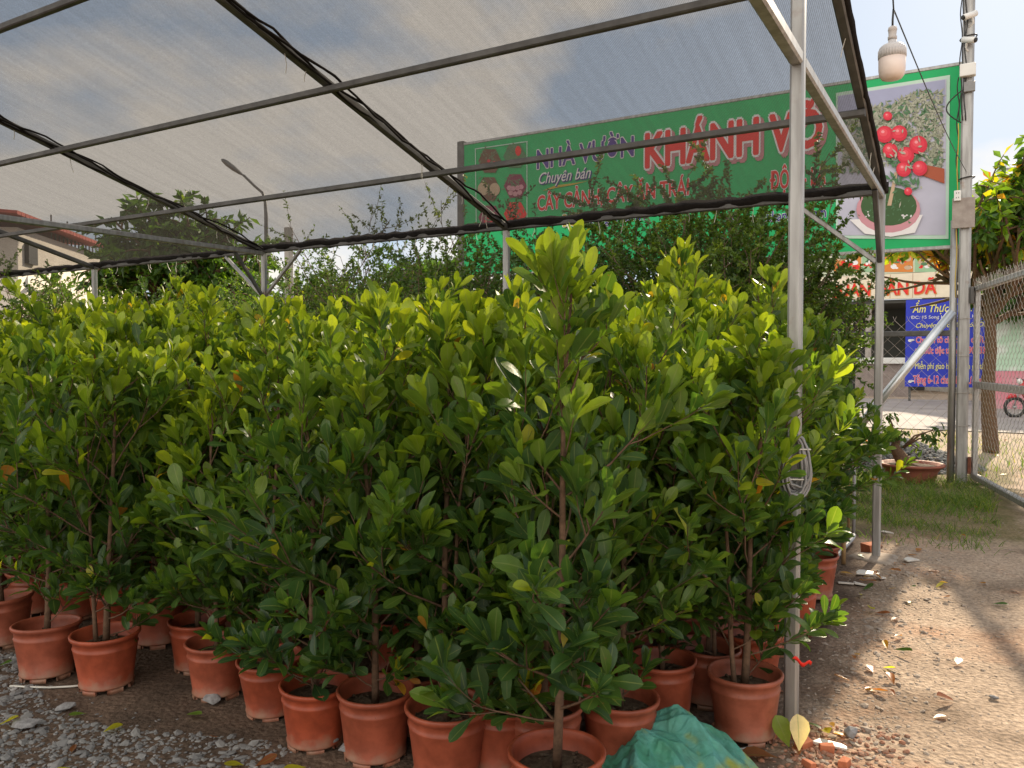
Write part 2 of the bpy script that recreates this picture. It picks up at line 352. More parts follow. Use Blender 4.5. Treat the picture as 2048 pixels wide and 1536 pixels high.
def make_plant(seed, H, spread, nb, two=False, L0=0.112, lean=0.05, low=0.16):
    """One potted shrub: wiggly stem from the soil, rising side branches, obovate leaves crowding towards the twig ends."""
    rng = random.Random(seed); tm, fm_ = MB(), MB()
    def stem(x0, y0, hh, r0, la):
        n = 9; pts = []
        ph, ph2 = rng.uniform(0, 6), rng.uniform(0, 6)
        for i in range(n):
            t = i / (n - 1)
            pts.append(Vector((x0 + lean * math.cos(la) * t + 0.018 * math.sin(5 * t + ph) * t, y0 + lean * math.sin(la) * t + 0.018 * math.sin(6 * t + ph2) * t, 0.19 + (hh - 0.19) * t)))
        tm.tube(pts, [r0 * (1 - 0.72 * i / (n - 1)) * rng.uniform(0.92, 1.08) for i in range(n)], 7)
        return pts
    la = rng.uniform(0, 6.28)
    stems = [stem(0, 0, H * 0.88, rng.uniform(0.0135, 0.017), la)]
    if two: stems.append(stem(0.045, 0.01, H * 0.8, 0.011, la + 2.5))
    def along(pts, t):
        x = t * (len(pts) - 1); i = min(int(x), len(pts) - 2); return pts[i].lerp(pts[i + 1], x - i)
    def one_leaf(p, tw, lat, tip, hz):
        young = tip * (0.25 + 0.75 * hz)
        age = min(1.0, max(0.0, rng.gauss(0.10 + 0.32 * hz + 0.42 * young, 0.13)))
        x = rng.random()
        if x < 0.005: age = rng.uniform(1.15, 2.0)
        elif x < 0.014: age = rng.uniform(0.95, 1.25)
        L = L0 * rng.choice((0.6, 0.8, 0.95, 1.05, 1.15, 1.3)) * rng.uniform(0.9, 1.1) * (1 - 0.18 * tip * rng.random())
        lift = 0.15 + 0.5 * tip * hz - (0.45 * (1 - hz) * rng.random() if tip < 0.6 else 0.1 * rng.random())
        d = (tw * rng.uniform(0.5, 0.95 + 0.4 * tip) + lat * rng.uniform(0.55, 1.0) * (1 - 0.3 * tip) + Z * lift + rdir(rng) * 0.22).normalized()
        nr = (Z * (0.95 - 0.4 * tip) + lat * (-0.3 - 0.5 * tip) + rdir(rng) * 0.7)
        pet = p + d * 0.012
        leaf(fm_, pet, d, nr, L, L * rng.uniform(0.33, 0.53), age, rng.uniform(-0.25, 0.7), rng.uniform(0.1, 0.55))
    def twig(p, d, ln, r, hz, depth):
        n = 5; pts = [p]; dd = d.copy()
        for i in range(n):
            dd = (dd + Z * 0.12 + rdir(rng) * 0.13).normalized(); pts.append(pts[-1] + dd * (ln / n))
        tm.tube(pts, [r * (1 - 0.6 * i / n) for i in range(n + 1)], 4, False)
        s0 = dd.cross(Vector((rng.uniform(-1, 1), rng.uniform(-1, 1), 0.3))).normalized()
        nl = max(3, int(ln / 0.021)); ang = rng.uniform(0, 6)
        for i in range(nl):
            t = 0.3 + 0.7 * (i + rng.random()) / nl
            q = along(pts, min(t, 1.0)); ang += 2.4
            lat = (Matrix.Rotation(ang, 3, dd) @ s0)
            one_leaf(q, dd, lat, 0.25 + 0.45 * t if t > 0.6 else 0.1, hz)
        for i in range(rng.randint(3, 5)):
            ang += 2.4
            one_leaf(pts[-1], dd, (Matrix.Rotation(ang, 3, dd) @ s0) * rng.uniform(0.4, 1.0), 1.0, hz)
        if depth and ln > 0.16:
            for k in range(rng.randint(1, 3)):
                q = along(pts, rng.uniform(0.35, 0.75)); lat = Matrix.Rotation(rng.uniform(0, 6.28), 3, dd) @ s0
                twig(q, (dd * 0.8 + lat * 0.75).normalized(), ln * rng.uniform(0.4, 0.65), r * 0.6, hz, depth - 1)
    for si, pts in enumerate(stems):
        m = nb if si == 0 else nb // 2
        az = rng.uniform(0, 6)
        for i in range(m):
            t = low + (0.97 - low) * (i + rng.uniform(0.1, 0.9)) / m
            az += 2.4 + rng.uniform(-0.5, 0.5); hz = t
            el = R_(18 + 42 * t + rng.uniform(-14, 14))
            ln = spread * (0.75 + 0.55 * math.sin(math.pi * min(1, t * 1.05))) * rng.choice((0.6, 0.8, 0.95, 1.1, 1.5)) * (1 - (0.5 if H > 1.8 else 0.3) * t)
            if t < 0.3: ln *= rng.uniform(0.6, 1.0)
            d = Vector((math.cos(az) * math.cos(el), math.sin(az) * math.cos(el), math.sin(el)))
            twig(along(pts, t), d, ln, 0.0055 - 0.002 * t, hz, 1)
        for i in range((4 if H > 1.85 else 7) if si == 0 else 2):                  # thin low shoots drooping over the pot rim
            az += 2.4 + rng.uniform(-.4, .4); el = R_(rng.uniform(0, 45))
            twig(along(pts, rng.uniform(0.03, 0.34)), Vector((math.cos(az) * math.cos(el), math.sin(az) * math.cos(el), math.sin(el))), rng.uniform(0.12, 0.34), 0.004, rng.uniform(0.0, 0.3), 1)
        twig(pts[-1], Vector((0, 0, 1)) + rdir(rng) * 0.15, 0.13, 0.0045, 1.0, 0)
    return tm.mesh('trunk', M['bark'], True), fm_.mesh('foliage', M['leaf'], True)

def branchy(seed, levels, nleaf, L, Wd, age0, agev, base_r=0.0, straight=0.15, droop=0.0, lift=0.15, r0=0.05, keep=None, lump=1.0):
    """Recursive branching. levels: (count, length, angle, start) for each order; leaves sit on the last order only."""
    rng = random.Random(seed); tm, fm_ = MB(), MB()
    def grow(p, d, lv, r, tone):
        cnt, ln, ang, st = levels[lv]
        ln = ln * rng.uniform(0.7, 1.2); n = 5; pts = [p]; dd = d.copy()
        for i in range(n):
            dd = (dd + Z * (lift if lv < len(levels) - 1 else lift - droop) * 0.5 + rdir(rng) * straight).normalized()
            pts.append(pts[-1] + dd * (ln / n))
        if lv == len(levels) - 1 and keep and not keep(pts[-1]): return
        tm.tube(pts, [r * (1 - 0.5 * i / n) for i in range(n + 1)], 6 if lv == 0 else 4, False)
        if lv == len(levels) - 1:
            for i in range(nleaf):
                t = rng.uniform(0.15, 1.0); x = t * n; k = min(int(x), n - 1)
                q = pts[k].lerp(pts[k + 1], x - k)
                dl = (dd * 0.6 + rdir(rng) * 0.9 - Z * droop).normalized()
                a = min(2.0, max(0.0, age0 + tone + rng.gauss(0, agev)))
                leaf_small(fm_, q, dl, Z + rdir(rng) * 0.8, L * rng.uniform(0.7, 1.25), Wd * rng.uniform(0.75, 1.2), a)
            return
        nc, _, ca, st2 = levels[lv + 1]
        az = rng.uniform(0, 6.28)
        s0 = dd.cross(Vector((0.31, 0.2, 0.93))).normalized()
        for i in range(nc):
            t = st2 + (1 - st2) * (i + rng.random()) / nc; x = min(t, 0.999) * n; k = min(int(x), n - 1)
            q = pts[k].lerp(pts[k + 1], x - k); az += 2.4 + rng.uniform(-0.4, 0.4)
            a = R_(ca * rng.uniform(0.6, 1.3))
            nd = (dd * math.cos(a) + (Matrix.Rotation(az, 3, dd) @ s0) * math.sin(a)).normalized()
            grow(q, nd, lv + 1, r * (0.58 if lv else 0.45), tone + rng.gauss(0, agev * 0.5 * lump))
    n0 = levels[0][0]
    for i in range(n0):
        a = 2 * math.pi * (i + rng.random() * 0.6) / n0; tilt = R_(levels[0][2] * rng.uniform(0.3, 1.1)) if n0 > 1 else R_(rng.uniform(0, levels[0][2]))
        p = Vector((math.cos(a) * base_r * rng.random(), math.sin(a) * base_r * rng.random(), 0))
        grow(p, Vector((math.cos(a) * math.sin(tilt), math.sin(a) * math.sin(tilt), math.cos(tilt))), 0, r0, 0.0)
    return tm, fm_

def rock(mb, c, sx, sy, sz, rng, age=0.0):
    f = (1 + 5 ** 0.5) / 2
    base = [(-1, f, 0), (1, f, 0), (-1, -f, 0), (1, -f, 0), (0, -1, f), (0, 1, f), (0, -1, -f), (0, 1, -f), (f, 0, -1), (f, 0, 1), (-f, 0, -1), (-f, 0, 1)]
    tri = [(0, 11, 5), (0, 5, 1), (0, 1, 7), (0, 7, 10), (0, 10, 11), (1, 5, 9), (5, 11, 4), (11, 10, 2), (10, 7, 6), (7, 1, 8), (3, 9, 4), (3, 4, 2), (3, 2, 6), (3, 6, 8), (3, 8, 9), (4, 9, 5), (2, 4, 11), (6, 2, 10), (8, 6, 7), (9, 8, 1)]
    q = Matrix.Rotation(rng.uniform(0, 6.28), 3, 'Z') @ Matrix.Rotation(rng.uniform(-0.35, 0.35), 3, 'X') @ Matrix.Rotation(rng.uniform(-0.35, 0.35), 3, 'Y')
    vs = []
    for b in base:
        b = Vector(b).normalized() * rng.uniform(0.7, 1.25)
        vs.append(Vector(c) + q @ Vector((b.x * sx, b.y * sy, b.z * sz)))
    mb.add(vs, tri, age)

# ------------------------------------------------------------------ ground
def wcoord(x, y): return (x - P2.x) * V.x + (y - P2.y) * V.y
def scoord(x, y): return -((x - P2.x) * U.x + (y - P2.y) * U.y)
rngg = random.Random(5)
_ph = [(rngg.uniform(0.6, 6), rngg.uniform(0, 6.28), rngg.uniform(0, 6.28)) for _ in range(14)]
def gh(x, y):                                              # gentle unevenness of the yard, dying out beyond the fence
    f = max(0.0, min(1.0, (16 - y) / 6))
    h = 0.0
    for k, a, b in _ph: h += math.sin(k * (x * math.cos(a) + y * math.sin(a)) + b) / (k + 1.5)
    return 0.006 * h * f
def ground():
    xs = list(np.concatenate([[-900, -400, -150, -60, -30, -16, -10], np.arange(-7, 8.01, 0.09), [9, 11, 14, 20, 30, 60, 150, 400, 900]]))
    ys = list(np.concatenate([[-300, -100, -40, -15, -5, -1], np.arange(0.5, 14.01, 0.09), [15, 17, 20, 25, 32, 45, 70, 120, 250, 500, 1200]]))
    nx = len(xs); mb = MB()
    mb.add([(x, y, gh(x, y)) for y in ys for x in xs], [(j * nx + i, j * nx + i + 1, (j + 1) * nx + i + 1, (j + 1) * nx + i) for j in range(len(ys) - 1) for i in range(nx - 1)])
    m, t, b, o = newmat('yard earth')
    tcn = t.nodes.new('ShaderNodeTexCoord'); pos = tcn.outputs['Object']
    def dotn(vec, k):
        d = t.nodes.new('ShaderNodeVectorMath'); d.operation = 'DOT_PRODUCT'; d.inputs[1].default_value = vec; t.links.new(pos, d.inputs[0])
        a = t.nodes.new('ShaderNodeMath'); a.operation = 'ADD'; a.inputs[1].default_value = k; t.links.new(d.outputs['Value'], a.inputs[0]); return a.outputs[0]
    w = dotn(V, -P2.dot(V)); s = dotn(-U, P2.dot(U))
    path, h1 = noise_mix(t, (0.31, 0.235, 0.175), (0.47, 0.37, 0.285), 1.7, 0.3, 0.72, 9)
    fine, h2 = noise_mix(t, (0.62, 0.60, 0.58), (1.25, 1.22, 1.2), 38, 0.32, 0.68, 8)
    red, h3 = noise_mix(t, (0, 0, 0), (1, 1, 1), 1.1, 0.52, 0.7, 5)
    rf = t.nodes.new('ShaderNodeMath'); rf.operation = 'MULTIPLY'; rf.inputs[1].default_value = .75; t.links.new(red, rf.inputs[0])
    path = mixc(t, rf.outputs[0], path, (0.42, 0.22, 0.125))
    damp, h6 = noise_mix(t, (1, 1, 1), (.62, .60, .58), 0.9, .52, .62, 8)
    path = mixc(t, 1.0, path, damp, 'MULTIPLY')
    dirt, h4 = noise_mix(t, (0.075, 0.055, 0.042), (0.15, 0.105, 0.078), 3.0, 0.3, 0.7, 8)
    wob = t.nodes.new('ShaderNodeTexNoise'); wob.inputs['Scale'].default_value = 2.5; wob.inputs['Detail'].default_value = 5; t.links.new(pos, wob.inputs['Vector'])
    def mask(val, lo, hi, amp=0.5):
        a = t.nodes.new('ShaderNodeMath'); a.operation = 'MULTIPLY_ADD'; a.inputs[1].default_value = amp; t.links.new(wob.outputs[0], a.inputs[0]); t.links.new(val, a.inputs[2])
        r = t.nodes.new('ShaderNodeMapRange'); r.inputs[1].default_value = lo + amp / 2; r.inputs[2].default_value = hi + amp / 2; t.links.new(a.outputs[0], r.inputs[0]); return r.outputs[0]
    c = mixc(t, mask(w, -0.16, 0.10), path, dirt)                       # bare dark soil under the pots
    turf, h5 = noise_mix(t, (0.13, 0.12, 0.05), (0.22, 0.17, 0.10), 4, 0.35, 0.65, 6)
    g1 = mask(s, -0.9, -1.3); g2 = mask(w, -1.15, -0.95)
    gm = t.nodes.new('ShaderNodeMath'); gm.operation = 'MULTIPLY'; t.links.new(g1, gm.inputs[0]); t.links.new(g2, gm.inputs[1])
    c = mixc(t, gm.outputs[0], c, turf)
    c = mixc(t, mask(s, -6.0, -7.0), c, (0.40, 0.32, 0.25))              # dry verge beyond the fence
    c = mixc(t, 1.0, c, fine, 'MULTIPLY')
    t.links.new(c, b.inputs['Base Color']); b.inputs['Roughness'].default_value = 0.95; b.inputs['Specular IOR Level'].default_value = 0.15
    vo = t.nodes.new('ShaderNodeTexVoronoi'); vo.inputs['Scale'].default_value = 45; t.links.new(pos, vo.inputs['Vector'])
    ad = t.nodes.new('ShaderNodeMath'); ad.operation = 'MULTIPLY_ADD'; ad.inputs[1].default_value = -0.5; t.links.new(vo.outputs['Distance'], ad.inputs[0]); t.links.new(h2, ad.inputs[2])
    bump(t, b, ad.outputs[0], 0.7, 0.018)
    tag(mb.build('ground', m, None, True), None, None, None, 'structure')
ground()
def strip(name, s0, s1, z, m):
    mb = MB(); mb.add([SW(s0, -80, z), SW(s0, 60, z), SW(s1, 60, z), SW(s1, -80, z)], [(0, 1, 2, 3)])
    tag(mb.build(name, m), None, None, None, 'structure')
strip('road', -12.6, -27.0, 0.02, mat('old asphalt', (0.36, 0.32, 0.30), 0.9, 0, (0.27, 0.24, 0.23), 0.8, 0.2, 0.2))

# ------------------------------------------------------------------ shade house frame
frame = thing('shade_house', 'galvanised square tube frame of the shade house standing over the potted shrubs', 'shade house', P2)
def FR(s, w, z): return -U * s + V * w + Z * z          # relative to the rear right post
def fbar(name, a, b, w=0.05, m='dullsteel', h=None):
    return MB().bar(a, b, w, h).build(name, M[m], frame)
roofz = lambda s: EAVE + SLOPE * s
fbar('post', FR(3.226, 0, -0.02), FR(3.226, 0, 4.1), 0.054, 'steel')
for k in range(4): fbar('post', FR(0, BAY * k, -0.02), FR(0, BAY * k, EAVE - 0.03), 0.058, 'steel')
fbar('post', FR(3.226, 2 * BAY, -0.02), FR(3.226, 2 * BAY, 3.6), 0.06, 'steel')
for k in (0, 2):
    fbar('tie_beam', FR(-0.08, BAY * k, EAVE - 0.025), FR(3.19, BAY * k, EAVE - 0.06), 0.052, 'steel')
fbar('tie_beam', FR(3.26, 0, EAVE - 0.06), FR(7.4, 0, EAVE - 0.10), 0.052, 'steel')
for k in range(5): fbar('rafter', FR(0.02, BAY * k, roofz(0.02)), FR(6.6, BAY * k, roofz(6.6)), 0.055)
for s in (1.2, 2.44, 3.68, 4.92): fbar('purlin', FR(s, -0.02, roofz(s) - 0.05), FR(s, 4.2 * BAY, roofz(s) - 0.05), 0.045)
fbar('eave_beam', FR(0, -0.03, EAVE + 0.0), FR(0, 4.2 * BAY, EAVE + 0.0), 0.045)
for k in (0, 2):
    fbar('brace', FR(0.02, BAY * k + 0.62, EAVE - 0.03), FR(0.0, BAY * k + 0.03, EAVE - 0.52), 0.036, 'steel')
    fbar('brace', FR(0.42, BAY * k, EAVE - 0.06), FR(0.03, BAY * k, EAVE - 0.52), 0.036)
fbar('brace', FR(0.02, 2 * BAY - 0.6, EAVE - 0.03), FR(0.0, 2 * BAY - 0.03, EAVE - 0.5), 0.036, 'steel')
for s, w in ((0, 0),):
    mb = MB(); mb.lathe([(0.19, -0.02), (0.15, 0.008), (0.10, 0.018), (0.0, 0.02)], 22, FR(s, w, 0), lambda a, z: 1 + 0.16 * math.sin(3 * a + s) + 0.08 * math.sin(7 * a))
    mb.build('footing', mat('muddy concrete', (.36, .30, .25), .95, 0, (.24, .19, .15), 14, .6, .2), frame, True)
rt = random.Random(8)
for i in range(46):                                         # plastic ties that hold the net, their tails hanging
    if i % 2: s, w = rt.uniform(0.3, 3.6), BAY * rt.randint(0, 2)
    else: s, w = 0.0, rt.uniform(0.2, 9.5)
    p = FR(s, w, roofz(s) - 0.02); e = Vector((rt.uniform(-0.03, 0.03), rt.uniform(-0.03, 0.03), -rt.uniform(0.07, 0.14)))
    MB().tube([p + Z * 0.06, p, p + e * 0.6, p + e + Vector((rt.uniform(-.02, .02), 0, 0))], 0.0028, 4).build('zip_tie', M['tie'], frame)
# shade net and its hems
def netroot():
    root = thing('shade_net', 'grey see-through shade net stretched over the steel frame as a roof', 'shade net', SW(0, 0, 0), math.atan2(V.y, V.x))
    mb = MB(); ni, nj = 90, 60
    vs = []
    for j in range(nj + 1):
        s = -0.02 + 6.7 * j / nj
        for i in range(ni + 1):
            w = -0.03 + 4.2 * BAY * i / ni
            sag = -0.035 * abs(math.sin(math.pi * w / BAY)) * (0.4 + 0.6 * abs(math.sin(math.pi * (s - 1.2) / 1.24))) + 0.006 * math.sin(9 * w + 2 * s)
            vs.append((w, s, roofz(s) + 0.045 + sag))
    # object space: x along V, y towards the front (root is turned so that x = V, y = -U)
    mb.add(vs, [(j * (ni + 1) + i, j * (ni + 1) + i + 1, (j + 1) * (ni + 1) + i + 1, (j + 1) * (ni + 1) + i) for j in range(nj) for i in range(ni)])
    mb.build('net_cloth', M['net'], root, True)
    rr = random.Random(3)
    def roll(name, f, n, r):
        pts, rs = [], []
        for i in range(n + 1):
            p = f(i / n); pts.append(p + Vector((0, rr.uniform(-.012, .012), rr.uniform(-.014, .010)))); rs.append(r * rr.uniform(0.88, 1.14))
        MB().tube(pts, rs, 7).build(name, M['hem'], root, True)
    roll('rolled_hem', lambda t: Vector((-0.05 + 4.2 * BAY * t, -0.012, EAVE + 0.03)), 150, 0.046)
    roll('side_hem', lambda t: Vector((-0.03, 6.6 * t, roofz(6.6 * t) + 0.005)), 70, 0.022)
    for k in (1, 2):
        for q in range(3):
            roll('black_cable', lambda t, k=k, q=q: Vector((BAY * k - 0.035 - 0.02 * q + 0.03 * math.sin(9 * t + q * 2), 0.1 + 6.4 * t, roofz(0.1 + 6.4 * t) + 0.028 - 0.05 * abs(math.sin(14 * t + q)))), 60, 0.009)
    return root
netroot()

# ------------------------------------------------------------------ potted shrubs
def pot_mesh(kind):
    mb = MB()
    R, r, h = 0.148, 0.113, 0.262
    prof = [(0.0, 0.034), (r - 0.006, 0.034), (r - 0.006, 0.022), (r + 0.004, 0.022), (r + 0.006, 0.030), (r + 0.0015, 0.036), (r + 0.0145, 0.135), (r + 0.0235, 0.196), (r + 0.0265, 0.203), (r + 0.0215, 0.207), (R - 0.011, 0.234), (R - 0.003, 0.240), (R + 0.002, 0.248), (R + 0.003, 0.257), (R - 0.001, h), (R - 0.008, h), (R - 0.012, 0.254), (R - 0.015, 0.235), (r + 0.012, 0.16), (0.0, 0.155)]
    def wob(a, z): return 1 + (0.018 * math.sin(2 * a + kind) + 0.010 * math.sin(3 * a + 2 * kind) + 0.004 * math.sin(7 * a + kind)) * (z / 0.262)
    mb.lathe(prof, 44, (0, 0, 0), wob)
    for k in range(6):                                       # six low feet under the base
        a0 = k * math.pi / 3 + 0.2; a1 = a0 + 0.62; vs = []
        for q in range(5):
            a = a0 + (a1 - a0) * q / 4
            for rad, z in ((r - 0.012, 0.0), (r + 0.003, 0.0), (r + 0.003, 0.0225), (r - 0.012, 0.0225)): vs.append((rad * math.cos(a), rad * math.sin(a), z))
        fs = [(q * 4 + i, q * 4 + (i + 1) % 4, q * 4 + 4 + (i + 1) % 4, q * 4 + 4 + i) for q in range(4) for i in range(4)] + [(0, 1, 2, 3), (19, 18, 17, 16)]
        mb.add(vs, fs)
    return mb.mesh('pot', M['pot'], True)
def soil_mesh(seed):
    rng = random.Random(seed); mb = MB(); n = 28; vs = [(0, 0, 0.207)]
    for q in range(1, 6):
        for j in range(n):
            a = 2 * math.pi * j / n; rad = 0.1285 * q / 5
            vs.append((rad * math.cos(a), rad * math.sin(a), 0.196 + 0.009 * (1 - q / 5) + rng.uniform(-0.006, 0.008) * (q < 5)))
    fs = [(0, 1 + j, 1 + (j + 1) % n) for j in range(n)]
    for q in range(4): fs += [(1 + q * n + j, 1 + (q + 1) * n + j, 1 + (q + 1) * n + (j + 1) % n, 1 + q * n + (j + 1) % n) for j in range(n)]
    mb.add(vs, fs)
    for k in range(26):                                      # clods, bark chips and dead leaf bits
        a, rad = rng.uniform(0, 6.28), 0.118 * math.sqrt(rng.random()); c = (rad * math.cos(a), rad * math.sin(a), 0.206)
        rock(mb, c, rng.uniform(.006, .022), rng.uniform(.004, .010), rng.uniform(.003, .006), rng)
    return mb.mesh('soil', M['soil'], True)
POTS = [pot_mesh(k) for k in range(3)]
for k, me in enumerate(POTS): me.name = 'pot'
SOILS = [soil_mesh(k) for k in range(3)]
#            seed  H    spread nb two  L0   lean low
SPEC = [(11, 1.86, 0.34, 22, False, 0.100, 0.13, 0.08), (12, 1.56, 0.36, 19, False, 0.096, 0.05, 0.12),
        (13, 1.62, 0.38, 19, True, 0.098, 0.06, 0.18), (14, 1.56, 0.42, 19, False, 0.092, 0.10, 0.14),
        (15, 1.50, 0.38, 18, False, 0.096, 0.05, 0.10), (16, 1.84, 0.36, 20, False, 0.086, 0.09, 0.14),
        (17, 1.60, 0.42, 18, True, 0.092, 0.08, 0.14), (18, 1.76, 0.34, 21, False, 0.082, 0.05, 0.12),
        (19, 1.68, 0.40, 19, False, 0.100, 0.12, 0.12), (20, 1.44, 0.42, 18, False, 0.092, 0.06, 0.10)]
PLANTS = [make_plant(*a) for a in SPEC]
GRP = 'potted leafy shrubs crowded under the shade net'
def first_plant(k):
    o = thing('potted_shrub', 'x', 'potted plant', (0, 0, 0), 0, GRP)
    put('pot', POTS[k % 3], o); put('soil', SOILS[k % 3], o)
    put('trunk', PLANTS[k][0], o); put('foliage', PLANTS[k][1], o)
    return o
PROTO = {}
def plant(k, x, y, rz, label, scale=1.0):
    if k not in PROTO:
        o = PROTO[k] = first_plant(k); o.location = (x, y, 0); o.scale = (scale,) * 3; o['label'] = label
    else: o = dup(PROTO[k], (x, y, 0), rz, label, GRP, scale)
    rl = random.Random(int(x * 977) + int(y * 313)); o.rotation_euler = (rl.gauss(0, .022), rl.gauss(0, .022), rz)
    return o
FRONT = [  # pot rim centre in the photograph, plant, turn, scale, label
    (1115, 1497, 0, 2.2, 1.02, 'tallest shrub with a curved brown stem, in the frontmost terracotta pot beside the green sack'),
    (893, 1405, 2, 0.6, 1.02, 'potted shrub with two thin stems in a terracotta pot with a nicked rim'),
    (750, 1375, 3, 3.9, 1.0, 'potted shrub with one straight bare stem, next left of the two-stemmed shrub'),
    (630, 1362, 1, 1.3, 0.93, 'potted shrub with a bright sprout on its soil, two pots left of the two-stemmed shrub'),
    (545, 1310, 5, 4.4, 0.93, 'potted shrub with low lime green leaves hanging over the front of its rim'),
    (435, 1280, 4, 5.2, 0.93, 'potted shrub in a dusty pot just right of the gap in the front row'),
    (212, 1262, 6, 2.9, 0.98, 'potted shrub in an orange pot with a chalky scuffed foot, next to the grey gravel'),
    (92, 1245, 7, 0.2, 0.98, 'potted shrub in a bright orange pot, second from the left edge of the front row'),
    (5, 1190, 5, 1.9, 1.0, 'potted shrub in a shaded pot cut by the left edge of the photo'),
    (1490, 1342, 6, 3.3, 1.0, 'potted shrub in a terracotta pot right beside the front steel post'),
    (1325, 1316, 4, 0.9, 0.98, 'potted shrub behind the green sack, its pot tilted above a heap of dead leaves'),
    (1238, 1387, 7, 5.6, 0.98, 'potted shrub in the pot touching the left end of the green sack'),
    (1088, 1404, 1, 2.6, 0.98, 'potted shrub in the pot directly behind the frontmost pot'),
    (1000, 1400, 5, 3.0, 0.95, 'potted shrub in a dented dark pot between the two-stemmed shrub and the frontmost pot'),
    (395, 1236, 3, 1.1, 0.93, 'potted shrub in a pale pot at the back of the gap in the front row'),
    (835, 1335, 7, 4.0, 0.93, 'potted shrub whose rim shows between the straight-stemmed and two-stemmed shrubs'),
    (1412, 1290, 2, 5.0, 0.95, 'potted shrub in an orange pot just behind the one beside the front steel post'),
    (1503, 1262, 4, 2.4, 0.95, 'potted shrub with an empty-looking rim, third pot back along the path edge'),
    (1545, 1205, 1, 0.3, 0.95, 'potted shrub in the fourth pot back along the path edge'),
    (1585, 1140, 3, 2.0, 0.93, 'potted shrub in a half hidden pot at the near end of the grey ground pipe'),
    (1640, 1090, 6, 4.6, 0.86, 'smaller potted shrub in the farthest visible red pot beside the grey ground pipe'),
]
placed = []
for px, py, k, rz, sc, lab in FRONT:
    g = G(px, py, 0.262 * sc); plant(k, g.x, g.y, rz, lab, sc); placed.append((g.x, g.y))
rp = random.Random(21)
INNER = 'leafy green shrub in the crowded middle of the block, its pot hidden behind others'
nin = 0
for j in range(11):
    for i in range(25):
        s = 4.28 - 0.375 * j + rp.uniform(-0.05, 0.05); w = 0.20 + 0.385 * i + (0.19 if j % 2 else 0) + rp.uniform(-0.06, 0.06)
        if s < 0.3 or w < 0.22: continue
        p = SW(s, w)
        if any((p.x - a) ** 2 + (p.y - b) ** 2 < 0.30 ** 2 for a, b in placed): continue
        if 2.2 < w < 2.95 and s > 3.9: continue                # the gap in the front row
        px = 1024 + FPX * p.x / p.y
        if px < -120 or px > 1655: continue
        k = rp.randrange(10); sc = rp.uniform(0.94, 1.12) + 0.02 * (4 - s)
        plant(k, p.x, p.y, rp.uniform(0, 6.28), INNER, sc); placed.append((p.x, p.y)); nin += 1
print('inner plants', nin)
# a small sprout on the soil of the fourth pot
def sprout(px, py, n, seed):
    rng = random.Random(seed); mb = MB(); g = G(px, py, 0.2)
    for k in range(n):
        c = Vector((rng.uniform(-.05, .05), rng.uniform(-.04, .04), 0)); hgt = rng.uniform(.03, .06)
        mb.tube([c, c + Z * hgt], 0.002, 4)
        for q in range(6):
            a = q * 2.4; d = Vector((math.cos(a), math.sin(a), rng.uniform(.4, 1.2)))
            leaf(mb, c + Z * hgt, d, Z, rng.uniform(.035, .06), 0.016, rng.uniform(.55, .95), .3, .3)
    o = mb.build('seedling', M['leaf'], None, True, g); tag(o, 'tiny bright green seedling sprouting on the soil of a front row pot', 'seedling')
sprout(618, 1362, 4, 5)

